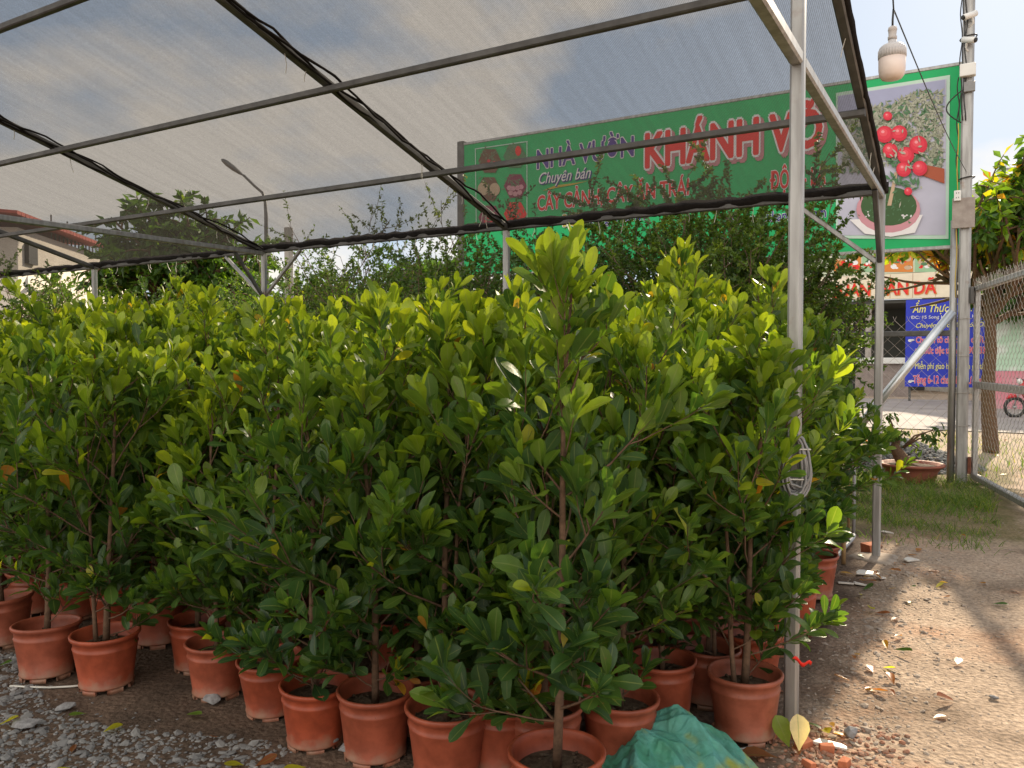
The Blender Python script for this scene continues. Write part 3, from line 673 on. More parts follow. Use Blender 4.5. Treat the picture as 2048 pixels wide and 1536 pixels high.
# ------------------------------------------------------------------ small things on the ground
def gravel():
    rng = random.Random(77); mb = MB()
    def scatter(n, fx, size, asp=1.0):
        nonlocal mb
        for _ in range(n):
            p = fx()
            if p is None: continue
            sz = size(); z = gh(p[0], p[1])
            rock(mb, (p[0], p[1], z + sz * 0.06), sz, sz * rng.uniform(.5, .9), sz * rng.uniform(.22, .5), rng, rng.random())
    def left():
        s, w = rng.uniform(4.3, 6.1), rng.uniform(0.6, 5.2)
        p = SW(s, w)
        if p.y < 2.0 or s < 4.53 + 0.14 * math.sin(3 * w) + (0.0 if w > 1.6 else 0.12): return None
        return p
    scatter(21000, left, lambda: min(0.036, 0.0058 * math.exp(abs(rng.gauss(0, 0.65)))))
    def left2():
        p = SW(rng.uniform(4.45, 6.1), rng.uniform(0.4, 5.2)); return p if p.y > 2.0 else None
    scatter(1500, left2, lambda: rng.uniform(0.004, 0.011))
    mb0, mb = mb, MB()
    def path():
        w = -abs(rng.gauss(0, 0.9)) - 0.02; s = rng.uniform(-3, 4.6); p = SW(s, w)
        return p if (2.4 < p.y < 9 and p.x < 4.6) else None
    scatter(6500, path, lambda: min(0.015, 0.0022 * math.exp(abs(rng.gauss(0, 0.7)))))
    def edge():
        p = SW(rng.uniform(-0.5, 4.6), rng.gauss(-0.22, 0.16)); return p if p.y > 2.4 else None
    scatter(2000, edge, lambda: min(0.028, 0.0038 * math.exp(abs(rng.gauss(0, 0.8)))))
    tag(mb.build('pebbles', mat('sandy pebble', (.34, .27, .21), .9, 0, (.24, .20, .17), 30)), None, None, None, 'stuff'); mb = mb0
    m, t, b, o = newmat('loose gravel')
    a = t.nodes.new('ShaderNodeAttribute'); a.attribute_name = 'age'
    r = t.nodes.new('ShaderNodeValToRGB'); e = r.color_ramp.elements
    e[0].color = (0.13, 0.128, 0.13, 1); e[1].color = (0.30, 0.29, 0.285, 1); x = e.new(0.9); x.color = (0.20, 0.195, 0.19, 1)
    t.links.new(a.outputs['Fac'], r.inputs[0]); t.links.new(r.outputs[0], b.inputs['Base Color']); b.inputs['Roughness'].default_value = 0.9
    tag(mb.build('gravel', m), None, None, None, 'stuff')
    mb = MB()                                                 # heap of crushed stone by the fence
    for _ in range(2600):
        c = Vector(G(1795, 935)); rr = 1.0 * math.sqrt(rng.random()); a_ = rng.uniform(0, 6.28)
        sz = rng.uniform(.012, .045)
        rock(mb, (c.x + rr * 1.15 * math.cos(a_), c.y + rr * 0.7 * math.sin(a_), 0.42 * max(0, 1 - rr ** 1.2)), sz, sz * .8, sz * .6, rng, rng.random())
    tag(mb.build('crushed_stone', m), None, None, None, 'stuff')
gravel()
def grass():
    rng = random.Random(31); mb = MB()
    n = 0
    while n < 9000:
        s = rng.uniform(-4.6, -0.55); w = rng.uniform(-0.85, 1.6)
        if s > -1.3 and rng.random() > 0.25: continue
        if w < -0.8 and rng.random() > 0.35: continue
        k = math.sin(3.1 * s + 1) * math.sin(2.7 * w) + 0.6 * math.sin(7 * s + 5 * w)
        if rng.random() > 0.55 + 0.45 * k: continue
        p = SW(s, w); p.z = gh(p.x, p.y); L = rng.uniform(.04, .16) * (1.3 if s < -2.4 else 0.8)
        d = (Z + rdir(rng) * 0.75); d.z = abs(d.z); d.normalize(); e = (d + Vector((d.x, d.y, -0.5)) * 0.8).normalized()
        sd = d.cross(Vector((rng.uniform(-1, 1), rng.uniform(-1, 1), 0.1))).normalized() * rng.uniform(.0016, .0034)
        q = p + d * (L * 0.6)
        mb.add([p - sd, p + sd, q + sd * 0.7, q - sd * 0.7, q + e * (L * 0.5)], [(0, 1, 2, 3), (3, 2, 4)], max(0, min(2, rng.gauss(0.65, 0.4)))); n += 1
    for _ in range(2600):                                     # dry grass and weeds beyond the fence and along the road
        p = SW(rng.uniform(-11.5, -5.2), rng.uniform(-6, 3)); L = rng.uniform(.06, .25)
        d = (Z + rdir(rng) * 0.6).normalized(); sd = Vector((rng.uniform(-1, 1), rng.uniform(-1, 1), 0)).normalized() * 0.006
        mb.add([p - sd, p + sd, p + d * L], [(0, 1, 2)], max(0, min(2, rng.gauss(0.9, 0.5))))
    tag(mb.build('grass', M['grass']), None, None, None, 'stuff')
grass()
def litter():                                                 # fallen leaves, as ground cover
    rng = random.Random(41); mb = MB()
    def put_leaf(p, L, age): leaf(mb, Vector((p[0], p[1], gh(p[0], p[1]) + 0.006 + 0.012 * rng.random())), Vector((rng.uniform(-1, 1), rng.uniform(-1, 1), rng.uniform(-.05, .2))), Z + rdir(rng) * 0.35, L, L * .45, age, rng.uniform(-.3, .4), rng.uniform(.1, .5))
    for _ in range(80):
        p = SW(rng.uniform(-0.6, 4.7), rng.gauss(-0.15, 0.25))
        if p.y > 2.5: put_leaf(p, rng.uniform(.04, .10), rng.choice([1.9, 2.0, 1.7, 1.5, 1.2, 0.3]))
    for _ in range(22): put_leaf(SW(rng.uniform(-3.8, 4.2), rng.uniform(-1.9, -0.3)), rng.uniform(.03, .07), rng.choice([1.9, 2.0, 1.7, 1.6]))
    for _ in range(60): put_leaf(SW(rng.uniform(4.4, 5.6), rng.uniform(0.5, 4.6)), rng.uniform(.05, .10), rng.choice([1.9, 1.2, .4, .5, 2.0]))
    for _ in range(110): put_leaf(SW(rng.uniform(-11, -5), rng.uniform(-4, 2)), rng.uniform(.08, .15), rng.choice([1.9, 1.2, 1.6, 2.0]))
    tag(mb.build('fallen_leaves', M['leaf'], None, True), None, None, None, 'stuff')
litter()
def rubble():
    rng = random.Random(55); mb = MB()
    for _ in range(420):
        p = G(rng.gauss(1660, 75), rng.uniform(1450, 1590)); z_ = rng.uniform(.004, .018)
        rock(mb, (p.x, p.y, gh(p.x, p.y) + z_ * .2), z_, z_ * rng.uniform(.5, .9), z_ * rng.uniform(.3, .7), rng)
    tag(mb.build('brick_rubble', mat('brick crumbs', (.36, .15, .085), .95, 0, (.26, .17, .12), 60)), None, None, None, 'stuff')
rubble()
def lump(name, px, py, dims, rz, m, label, cat, group=None, z=0.0, seed=0, tilt=0.0):
    rng = random.Random(seed + int(px)); p = G(px, py); mb = MB(); n = 6
    ang = sorted(rng.uniform(0, 6.28) for _ in range(n)) if cat == 'tile' else None
    if ang:
        top = [(dims[0] * math.cos(a) * rng.uniform(.6, 1), dims[1] * math.sin(a) * rng.uniform(.6, 1)) for a in ang]
        mb.add([(x, y, 0) for x, y in top] + [(x, y, dims[2]) for x, y in top], [tuple(range(n))[::-1], tuple(range(n, 2 * n))] + [(i, (i + 1) % n, n + (i + 1) % n, n + i) for i in range(n)])
    elif cat == 'brick':
        j = lambda: rng.uniform(.75, 1.1)
        vs = [(x * dims[0] / 2 * j(), y * dims[1] / 2 * j(), (z_ + 1) * dims[2] / 2 * j()) for z_ in (-1, 1) for y in (-1, 1) for x in (-1, 1)]
        mb.add(vs, [(0, 2, 3, 1), (4, 5, 7, 6), (0, 1, 5, 4), (2, 6, 7, 3), (0, 4, 6, 2), (1, 3, 7, 5)])
    else: rock(mb, (0, 0, dims[2] * .6), dims[0] / 2, dims[1] / 2, dims[2] / 2, rng)
    o = mb.build(name, m); o.location = (p.x, p.y, z + gh(p.x, p.y)); o.rotation_euler = (tilt, tilt * .6, rz); bevel(o, 0.0025)
    return tag(o, label, cat, group)
BG = 'broken brick pieces near the front post'
for q in [(1608, 1492, (.075, .045, .035), .5, 'orange brick chip lying against the pale dry leaf by the front post'), (1652, 1500, (.06, .04, .03), -.2, 'orange brick chip just right of the one by the pale dry leaf'),
          (1545, 1478, (.05, .03, .025), 1.0, 'small red brick crumb near the foot of the front post'), (1690, 1530, (.06, .035, .03), .9, 'red brick chip at the bottom edge, on the sunlit rubble'),
          (1742, 1104, (.14, .09, .07), .4, 'half red brick lying behind the foot of the rear right post'), (1618, 1532, (.05, .03, .025), 2.0, 'thin red brick sliver at the bottom edge below the front post')]:
    lump('brick_fragment', q[0], q[1], q[2], q[3], M['brick'], q[4], 'brick', BG)
TG = 'pale tile shards scattered beside the path'
for q in [(1735, 1150, (.11, .07, .012), .3, 'largest white tile shard, lying in front of the rear right post'), (1775, 1068, (.13, .06, .012), 1.1, 'pale flat shard beside the grass edge'),
          (1765, 1160, (.06, .04, .01), 1.9, 'small white tile shard right of the largest one'), (1822, 1122, (.10, .06, .012), .6, 'beige tile shard between the rear right post and the path'),
          (1660, 1492, (.10, .025, .01), -.4, 'curled pale shard behind the brick chips at the bottom'), (1690, 1170, (.07, .04, .01), 2.4, 'white shard beside the grey ground pipe'),
          (1720, 1172, (.06, .05, .01), 1.4, 'cream shard between the ground pipe and the largest white shard')]:
    lump('tile_shard', q[0], q[1], q[2], q[3], M['tile'], q[4], 'tile', TG, 0.008, 3, 0.12)
SG = 'loose stones lying on the ground'
for q in [(1702, 1475, (.07, .055, .045), .3, 'grey stone on the sunlit rubble right of the front post'), (1650, 1250, (.09, .07, .055), .8, 'dark stone lying by the path edge behind the front post'), (700, 1512, (.11, .08, .06), .5, 'rounded grey stone in front of the straight-stemmed shrub'),
          (655, 1500, (.09, .06, .05), 1.5, 'grey stone left of the rounded one in the front row gravel'), (50, 1458, (.15, .09, .035), -.5, 'long flat grey slab of stone in the gravel at the far left'), (130, 1420, (.10, .06, .03), .1, 'pale flat stone behind the long slab at the left'),
          (425, 1408, (.10, .07, .04), .2, 'flat grey stone on the soil in front of the gap in the row'), (1390, 1390, (.11, .09, .08), .7, 'grey rubble lump between the pots behind the green sack'), (1988, 1396, (.05, .03, .02), .4, 'small dark stone in the shadow on the path')]:
    lump('stone', q[0], q[1], q[2], q[3], M['stone'], q[4], 'stone', SG)

def big_leaf(px, py, L, d, nrm, age, label, m=None):
    mb = MB(); leaf(mb, Vector((0, 0, 0.012)), Vector(d), Vector(nrm), L, L * .6, age, .25, .25)
    tag(mb.build('fallen_leaf', m or M['leaf'], None, True, G(px, py)), label, 'leaf', 'single big fallen leaves')
big_leaf(1578, 1500, .125, (-.35, .12, .95), (0.2, -1, .1), 0.75, 'green fallen leaf propped up at the foot of the front post')
big_leaf(1598, 1508, .135, (.05, .15, .95), (0.1, -1, .15), 0.2, 'pale dry fallen leaf with bold veins standing by the front post', leafmat('dry leaf', [(0, (.55, .52, .40)), (.5, (.6, .56, .45)), (1, (.5, .45, .35))], .3))
big_leaf(1555, 1522, .14, (-.9, .2, .1), (0, 0, 1), 1.9, 'brown dry fallen leaf lying left of the brick chips')

def pipe_thing(name, label, cat, pts, r, m, group=None, n=10):
    p0 = Vector(pts[0]); o = MB().tube([Vector(p) - p0 for p in pts], r, n).build(name, M[m], None, True, p0)
    return tag(o, label, cat, group)
ga, gb = G(1555, 1240, .03), G(1706, 1076, .03)
pipe_thing('ground_pipe', 'grey plastic pipe lying on the ground beside the pots along the path', 'pipe', [ga, ga.lerp(gb, .5) + Vector((.01, 0, .004)), gb, gb + (gb - ga).normalized() * .04 + Z * .02], .017, 'pvc')
gv = G(1707, 1074)
pipe_thing('upright_pipe', 'thin grey upright pipe rising where the ground pipe ends', 'pipe', [gv, gv + Z * .5, gv + Z * 1.12 + Vector((-.01, 0, 0))], .014, 'pvc')
gs = G(1697, 1074)
pipe_thing('bamboo_stake', 'tall bamboo stake standing beside the thin upright pipe', 'stake', [gs, gs + Z * .4, gs + Z * .88 + Vector((-.015, .01, 0))], .011, 'bamboo')
gs = G(1687, 1128)
pipe_thing('wooden_stake', 'short brown stake standing next to the ground pipe', 'stake', [gs, gs + Z * .15, gs + Z * .30], .016, 'bamboo')
pa = G(1362, 1512, .01); pipe_thing('steel_rod', 'short bare metal rod lying on the soil by the sack', 'rod', [G(1478, 1499, .012), G(1522, 1490, .012)], .005, 'steel')
pts = [G(x, y, .008) for x, y in ((20, 1372), (60, 1374), (100, 1375), (140, 1373), (178, 1369))]
pipe_thing('green_string', 'pale green string lying on the gravel before the orange pots', 'string', pts, .0045, 'tie')

def sack():
    """Crumpled woven sack: a draped, folded cloth heap."""
    o0 = G(1335, 1556); mb = MB(); rng = random.Random(9)
    nx, ny = 150, 110; vs = []
    for j in range(ny + 1):
        for i in range(nx + 1):
            u, v = i / nx * 2 - 1, j / ny * 2 - 1
            q = abs(u) ** 2.4 + abs(v) ** 2.4
            e = (1 - q) ** 0.55 if q < 1 else 0.0
            edge = 1 + 0.09 * math.sin(3 * math.atan2(v, u) + 1.1) + 0.05 * math.sin(8 * math.atan2(v, u)) + 0.025 * math.sin(17 * math.atan2(v, u))
            h = e * (0.085 + 0.075 * math.exp(-((u - .12) ** 2 * 1.6 + (v - .35) ** 2 * 2.2)))
            # long folds fanning out from a gathered corner at the upper left
            du, dv = u + 0.75, v - 0.95; th = math.atan2(dv, du); rr_ = math.hypot(du, dv)
            def crease(x, sharp): return (1 - abs(math.sin(x))) ** sharp
            f = 0.058 * crease(5.2 * th + 0.35 * math.sin(5 * rr_) + .4, 1.3) * min(1, rr_ * .9)
            f += 0.030 * crease(11.5 * th + 0.8 * math.sin(3.1 * rr_ + u), 1.7) * min(1, rr_) + 0.012 * crease(23 * th + 1.5 * math.sin(4 * rr_) + 2 * v, 1.5)
            f += 0.022 * crease(4.6 * v + 1.7 * math.sin(2.6 * u) + .6, 3.0)
            z = h + f * (0.30 + 0.70 * e) + 0.004
            vs.append((u * 0.30 * edge, v * 0.235 * edge + 0.03 * math.sin(4 * u), max(0.004, z)))
    mb.add(vs, [(j * (nx + 1) + i, j * (nx + 1) + i + 1, (j + 1) * (nx + 1) + i + 1, (j + 1) * (nx + 1) + i) for j in range(ny) for i in range(nx) if (abs((i + .5) / nx * 2 - 1) ** 2.4 + abs((j + .5) / ny * 2 - 1) ** 2.4) < 1.06])
    m, t, b, o = newmat('woven green sack')
    c, h = noise_mix(t, (0.07, 0.30, 0.19), (0.11, 0.36, 0.32), 5, 0.38, 0.6, 4)
    y, h2 = noise_mix(t, (0, 0, 0), (1, 1, 1), 4.2, 0.56, 0.63, 3)
    c = mixc(t, y, c, (0.30, 0.36, 0.06))
    d, h3 = noise_mix(t, (0.65, 0.62, 0.58), (1.1, 1.1, 1.1), 13, 0.3, 0.6, 6)
    c = mixc(t, 1.0, c, d, 'MULTIPLY')
    t.links.new(c, b.inputs['Base Color']); b.inputs['Roughness'].default_value = 0.55
    tcn = t.nodes.new('ShaderNodeTexCoord'); ch = t.nodes.new('ShaderNodeTexChecker'); ch.inputs['Scale'].default_value = 420
    t.links.new(tcn.outputs['Object'], ch.inputs['Vector'])
    wn = t.nodes.new('ShaderNodeTexNoise'); wn.inputs['Scale'].default_value = 16; wn.inputs['Detail'].default_value = 5; wn.inputs['Distortion'].default_value = 1.2
    smp = t.nodes.new('ShaderNodeMapping'); smp.inputs['Scale'].default_value = (1, 2.2, 1); smp.inputs['Rotation'].default_value = (0, 0, .7); t.links.new(tcn.outputs['Object'], smp.inputs[0]); t.links.new(smp.outputs[0], wn.inputs['Vector'])
    ab_ = t.nodes.new('ShaderNodeMath'); ab_.operation = 'SUBTRACT'; ab_.inputs[1].default_value = .5; t.links.new(wn.outputs[0], ab_.inputs[0])
    a2 = t.nodes.new('ShaderNodeMath'); a2.operation = 'ABSOLUTE'; t.links.new(ab_.outputs[0], a2.inputs[0])
    a3 = t.nodes.new('ShaderNodeMath'); a3.operation = 'MULTIPLY_ADD'; a3.inputs[1].default_value = -5.0; t.links.new(a2.outputs[0], a3.inputs[0]); t.links.new(ch.outputs['Fac'], a3.inputs[2])
    a4 = t.nodes.new('ShaderNodeMath'); a4.operation = 'MULTIPLY'; a4.inputs[1].default_value = .25; t.links.new(a3.outputs[0], a4.inputs[0])
    bump(t, b, a4.outputs[0], 0.8, 0.014)
    so_ = mb.build('woven_sack', m, None, True, o0); so_.rotation_euler = (0, 0, -0.12)
    sm = so_.modifiers.new('thick', 'SOLIDIFY'); sm.thickness = 0.002
    sb = so_.modifiers.new('sub', 'SUBSURF'); sb.levels = 1; sb.render_levels = 1
    tag(so_, 'crumpled turquoise green woven sack lying between the front pots', 'sack')
sack()
def coil():
    rng = random.Random(4); c = P2 - U * 3.226 + Vector((-0.022, -0.048, 1.20)); mb = MB()
    for k in range(13):
        h = rng.uniform(.20, .26); wd = rng.uniform(.022, .05); off = rng.uniform(-.012, .012); pts = []
        for i in range(25):
            a = 2 * math.pi * i / 24
            pts.append(Vector((off + wd * math.sin(a) * (1.0 - 0.3 * math.cos(a)), -0.012 * k / 3 - .012 + rng.uniform(-.004, .004), -h / 2 + h / 2 * math.cos(a) + rng.uniform(-.006, .006))))
        mb.tube(pts, 0.0052, 6, False)
    root = thing('cable_coil', 'grey cable wound into a long coil, tied to the front steel post', 'cable', c)
    mb.build('cable', M['cable'], root, True)
    MB().tube([(-.05, .0, -.05), (-.05, -.06, -.05), (.05, -.06, -.052), (.05, .01, -.05)], .003, 5).build('zip_tie', M['tie'], root)
    MB().tube([(-.05, .0, -.17), (-.045, -.055, -.17), (.05, -.055, -.172), (.05, .01, -.17)], .003, 5).build('zip_tie', M['tie'], root)
coil()
def ribbon():
    p = at(1596, 1322, 3.12); mb = MB()
    vs = []
    for i in range(9):
        t = i / 8; vs += [(-.02 + .075 * t, .004 * math.sin(6 * t), .012 - .02 * t + .01 * math.sin(9 * t)), (-.02 + .075 * t, .008 + .004 * math.cos(5 * t), -.006 - .02 * t + .01 * math.sin(9 * t))]
    mb.add(vs, [(2 * i, 2 * i + 1, 2 * i + 3, 2 * i + 2) for i in range(8)])
    o = mb.build('red_ribbon', flat('red ribbon', (.75, .03, .02), .4), None, True, p); sm = o.modifiers.new('thick', 'SOLIDIFY'); sm.thickness = .0012
    tag(o, 'bright red ribbon tied to a leaf beside the front steel post', 'ribbon')
ribbon()

# ------------------------------------------------------------------ lettering on upright boards
SROT = Matrix((-V, Z, -U)).transposed()                     # x along the writing, y up, z towards the yard
_cache = {}
def letters(body, offset, shear):
    """Flat letters thickened by offset: the outline swept round in shifted copies a hair apart."""
    if (body, shear) not in _cache:
        c = bpy.data.curves.new('lettering', 'FONT'); c.body = body; c.shear = shear; c.resolution_u = 3
        o = bpy.data.objects.new('lettering', c); COL.objects.link(o); bpy.context.view_layer.update()
        me = bpy.data.meshes.new_from_object(o.evaluated_get(bpy.context.evaluated_depsgraph_get()))
        bpy.data.objects.remove(o); bpy.data.curves.remove(c)
        n = len(me.vertices); co = np.empty(n * 3, dtype=np.float32); me.vertices.foreach_get('co', co)
        _cache[(body, shear)] = (co.reshape(-1, 3), [tuple(p.vertices) for p in me.polygons])
        bpy.data.meshes.remove(me)
    co, fs = _cache[(body, shear)]
    sh = [(0, 0)] + [(offset * q * math.cos(a), offset * q * math.sin(a)) for q in ((1,) if offset < .045 else (.5, 1)) for a in np.linspace(0, 2 * math.pi, 10, endpoint=False)]
    if offset <= 0: sh = sh[:1]
    vs = np.concatenate([co + np.array((x, y, 1e-4 * i)) for i, (x, y) in enumerate(sh)])
    n = len(co); fl = [tuple(v + n * i for v in f) for i in range(len(sh)) for f in fs]
    me = bpy.data.meshes.new('lettering'); me.from_pydata(vs.tolist(), [], fl); me.update()
    return me, vs
def text(root, body, s, p0, p1, ptop, layers, shear=0.0, base=0.0, k0=1, cap=None):
    """Write body from pixel p0 to p1 (baseline) with the capitals reaching ptop; layers: (material, offset, dx, dy) from back to front."""
    A, B, T = onplane(*p0, s), onplane(*p1, s), onplane(p0[0], ptop, s)
    _, ref = letters(body, base, shear); _, cp = letters('H', base, 0.0)
    x0, x1 = ref[:, 0].min(), ref[:, 0].max(); ch = cp[:, 1].max()
    wd = (B - A).dot(-V); h = T.z - A.z
    kx, ky = wd / (x1 - x0), h / ch
    for i, (m, off, dx, dy) in enumerate(layers):
        me = letters(body, base + off, shear)[0]; me.name = 'lettering'
        me.transform(Matrix.Diagonal((kx, ky, 1, 1)) @ Matrix.Translation((-x0, 0, 0))); me.materials.clear(); me.materials.append(m)
        o = put('lettering', me, root)
        q = A - U * (0.0035 * (k0 + i)) + (-V) * dx + Z * dy; q.z = (A.z + B.z) / 2 + dy
        o.matrix_basis = Matrix.Translation(q - root.location) @ SROT.to_4x4()
def polys(root, name, s, k, m, plist, thick=0.0):
    """Flat printed shapes: lists of pixels laid on the board, k layers above it."""
    mb = MB(); q = -U * (0.0035 * k)
    for pl in plist:
        vs = [onplane(x, y, s) + q - root.location for x, y in pl]; mb.add(vs, [tuple(range(len(vs)))])
    return mb.build(name, m, root)
class Print:
    """One printed picture: flat shapes in several inks, all in one mesh."""
    def __init__(self, root, s): self.root, self.s, self.mb, self.ms, self.idx = root, s, MB(), [], []
    def add(self, k, m, plist):
        if m not in self.ms: self.ms.append(m)
        q = -U * (0.0035 * k)
        for pl in plist:
            vs = [onplane(x, y, self.s) + q - self.root.location for x, y in pl]; self.mb.add(vs, [tuple(range(len(vs)))]); self.idx.append(self.ms.index(m))
    def build(self, name):
        me = self.mb.mesh(name, self.ms); me.polygons.foreach_set('material_index', self.idx); me.update(); return put(name, me, self.root)
def disc(cx, cy, rx, ry, n=22): return [(cx + rx * math.cos(2 * math.pi * i / n), cy - ry * math.sin(2 * math.pi * i / n)) for i in range(n)]

C_ = {k: flat(k + ' print', c) for k, c in {'green': (0.018, 0.42, 0.14), 'paleframe': (0.50, 0.68, 0.58), 'navy': (0.035, 0.03, 0.22), 'purple': (0.075, 0.035, 0.26), 'red': (0.72, 0.03, 0.03), 'white': (0.78, 0.76, 0.78), 'shadow': (0.50, 0.22, 0.25), 'gold': (0.50, 0.38, 0.06), 'lilac': (0.50, 0.50, 0.62), 'apple': (0.60, 0.03, 0.06), 'apple2': (0.70, 0.045, 0.08), 'apple3': (0.76, 0.09, 0.12), 'applelight': (0.85, 0.32, 0.36), 'planter': (0.40, 0.10, 0.05), 'rimpink': (0.58, 0.28, 0.33), 'moss': (0.05, 0.11, 0.04), 'skyblue': (0.36, 0.38, 0.55), 'blue': (0.035, 0.055, 0.52), 'cream': (0.74, 0.66, 0.52), 'yellow': (0.80, 0.74, 0.22), 'hotpink': (0.78, 0.06, 0.14), 'orange': (0.62, 0.22, 0.05), 'brown': (0.16, 0.08, 0.05), 'tan': (0.52, 0.38, 0.26), 'plum': (0.22, 0.03, 0.08), 'leafg1': (0.16, 0.22, 0.13), 'leafg2': (0.28, 0.30, 0.22), 'leafg3': (0.40, 0.41, 0.33), 'leafg4': (0.09, 0.20, 0.10), 'lightgreen': (0.30, 0.48, 0.30)}.items()}
POLE = SW(-4.59, -0.496)
SB = -4.72                                                   # plane of the big sign
def billboard():
    root = thing('billboard', 'long green nursery sign with red lettering and fruit pictures, standing behind the shade net', 'sign', SW(SB, 3.3, 0))
    L = root.location
    c = [onplane(1924, 124, SB), onplane(926, 289, SB), onplane(926, 541, SB), onplane(1922, 488, SB)]
    zt = 5.13; zb = 2.90; w0 = (c[0] - P2).dot(V) - 0.02; w1 = (c[1] - P2).dot(V)
    b = MB(); b.box(SW(SB - 0.035, (w0 + w1) / 2, (zt + zb) / 2) - L, w1 - w0, 0.06, zt - zb, (V, U, Z)); b.build('panel', C_['green'], root)
    f = MB()
    for z in (zt, zb): f.bar(SW(SB - 0.02, w0 - .02, z) - L, SW(SB - 0.02, w1 + .02, z) - L, 0.045)
    f.build('edge_frame', M['steel'], root)
    b = MB().bar(SW(SB - 0.05, w1 + 0.05, 0) - L, SW(SB - 0.05, w1 + 0.05, zt + .05) - L, 0.14); b.build('leg', M['dullsteel'], root)
    for q in (0.34, 0.67):
        MB().bar(SW(SB - 0.15, w0 + (w1 - w0) * q, 0) - L, SW(SB - 0.15, w0 + (w1 - w0) * q, zt - .1) - L, 0.10).build('leg', M['dullsteel'], root)
    wh = C_['white']
    text(root, 'NHÀ VƯỜN', SB, (1074, 336), (1268, 313), 299, [(wh, .035, 0, 0), (C_['purple'], 0, 0, 0)], 0, .018)
    text(root, 'KHÁNH VÕ', SB, (1290, 334), (1645, 291), 266, [(C_['shadow'], .05, .045, -.05), (wh, .045, 0, 0), (C_['red'], 0, 0, 0)], 0, .035)
    text(root, 'Chuyên bán', SB, (1078, 368), (1182, 356), 346, [(C_['navy'], .02, .012, -.012), (wh, 0, 0, 0)], .35, .005)
    polys(root, 'underline', SB, 1, C_['gold'], [[(1085, 382), (1110, 371), (1150, 366), (1176, 362), (1150, 369), (1112, 376)]])
    text(root, 'CÂY CẢNH, CÂY ĂN TRÁI', SB, (1075, 419), (1378, 391), 390, [(wh, .035, 0, 0), (C_['red'], 0, 0, 0)], 0, .02)
    text(root, 'ĐỘC - LẠ', SB, (1540, 378), (1652, 368), 344, [(wh, .035, 0, 0), (C_['red'], 0, 0, 0)], 0, .02)
    text(root, '15', SB, (1126, 453), (1162, 450), 429, [(wh, .03, 0, 0), (C_['gold'], 0, 0, 0)], 0, .02)
    text(root, 'Song Hành', SB, (1168, 448), (1290, 442), 431, [(wh, .03, 0, 0), (C_['navy'], 0, 0, 0)], 0, .01)
    text(root, 'nhavuonkhanhvo.com', SB, (1462, 446), (1652, 438), 426, [(wh, .03, 0, 0), (C_['navy'], 0, 0, 0)], 0, .01)
    # photograph of a fruiting potted tree, printed at the right end
    rr = random.Random(12); PT, PF = Print(root, SB), Print(root, SB)
    PT.add(1, C_['paleframe'], [[(1672, 186), (1900, 150), (1897, 478), (1672, 477)]])
    PT.add(2, C_['lilac'], [[(1676, 192), (1893, 158), (1891, 470), (1676, 471)]])
    PT.add(3, C_['skyblue'], [[(1676, 193), (1890, 160), (1890, 215), (1676, 235)]])
    def blades(n, region, ln, wd):
        res = []
        for _ in range(n):
            x, y = region(); a = rr.uniform(0, 6.28); l = rr.uniform(.5, 1) * ln; w = wd * rr.uniform(.6, 1.2); ca, sa = math.cos(a), math.sin(a)
            res.append([(x - l * ca, y - l * sa), (x - w * sa * .9, y + w * ca * .9), (x + l * ca, y + l * sa), (x + w * sa * .9, y - w * ca * .9)])
        return res
    def reg():
        while True:
            x, y = rr.uniform(1684, 1884), rr.uniform(182, 345)
            if y > 300 and 1745 < x < 1800 and rr.random() < .6: continue
            if y > 232 - (x - 1690) * .33 and (y < 330 or x < 1740 or x > 1850): return x, y
    for k, mm in enumerate(('leafg2', 'leafg1', 'leafg3', 'leafg4', 'leafg3', 'leafg2')):
        PT.add(4 + k * .5, C_[mm], blades((420, 260, 240, 150, 200, 120)[k], reg, 10, 3.0))
    PT.add(7.2, C_['planter'], [[(1848, 330), (1889, 338), (1889, 368), (1846, 352)]])
    PT.add(7.4, C_['white'], [[(1700, 440), (1730, 468), (1782, 474), (1830, 466), (1846, 430)]])
    PT.add(7.6, C_['rimpink'], [disc(1777, 420, 64, 46)]); PT.add(8, C_['moss'], [disc(1778, 413, 56, 39)])
    PT.add(8.4, C_['leafg4'], blades(70, lambda: (1778 + rr.gauss(0, 24), 412 + rr.gauss(0, 14)), 5, 1.2))
    PT.add(8.6, C_['white'], [disc(1808 + rr.gauss(0, 5), 432 + rr.gauss(0, 3), 1.8, 1.6, 8) for _ in range(9)] + [disc(1735 + rr.gauss(0, 3), 430 + rr.gauss(0, 4), 1.4, 1.4, 8) for _ in range(5)])
    PT.add(8.8, C_['tan'], [[(1775, 412), (1783, 412), (1796, 345), (1790, 345)]])
    PT.add(9, C_['leafg4'], blades(46, lambda: (1800 + rr.gauss(0, 26), 345 + rr.gauss(0, 22)), 12, 4.2))
    for k, (x, y, r) in enumerate([(1770, 270, 17), (1799, 268, 16), (1837, 291, 18), (1781, 302, 15), (1812, 312, 17), (1808, 340, 15), (1840, 338, 15), (1817, 384, 8), (1776, 234, 9)]):
        PT.add(10 + k * .5, C_['apple'], [disc(x, y, r, r)]); PT.add(10.15 + k * .5, C_['apple2'], [disc(x - r * .08, y - r * .1, r * .78, r * .76)]); PT.add(10.3 + k * .5, C_['apple3'], [disc(x - r * .16, y - r * .22, r * .48, r * .44)]); PT.add(10.4 + k * .5, C_['applelight'], [disc(x - r * .22, y - r * .3, r * .2, r * .17)])
    PT.add(15, C_['leafg3'], blades(26, lambda: (1805 + rr.gauss(0, 30), 322 + rr.gauss(0, 30)), 8, 2.6))
    # six fruit pictures at the left end inside a pale line
    fr = [(950, 297), (1055, 282), (1055, 452), (952, 462)]
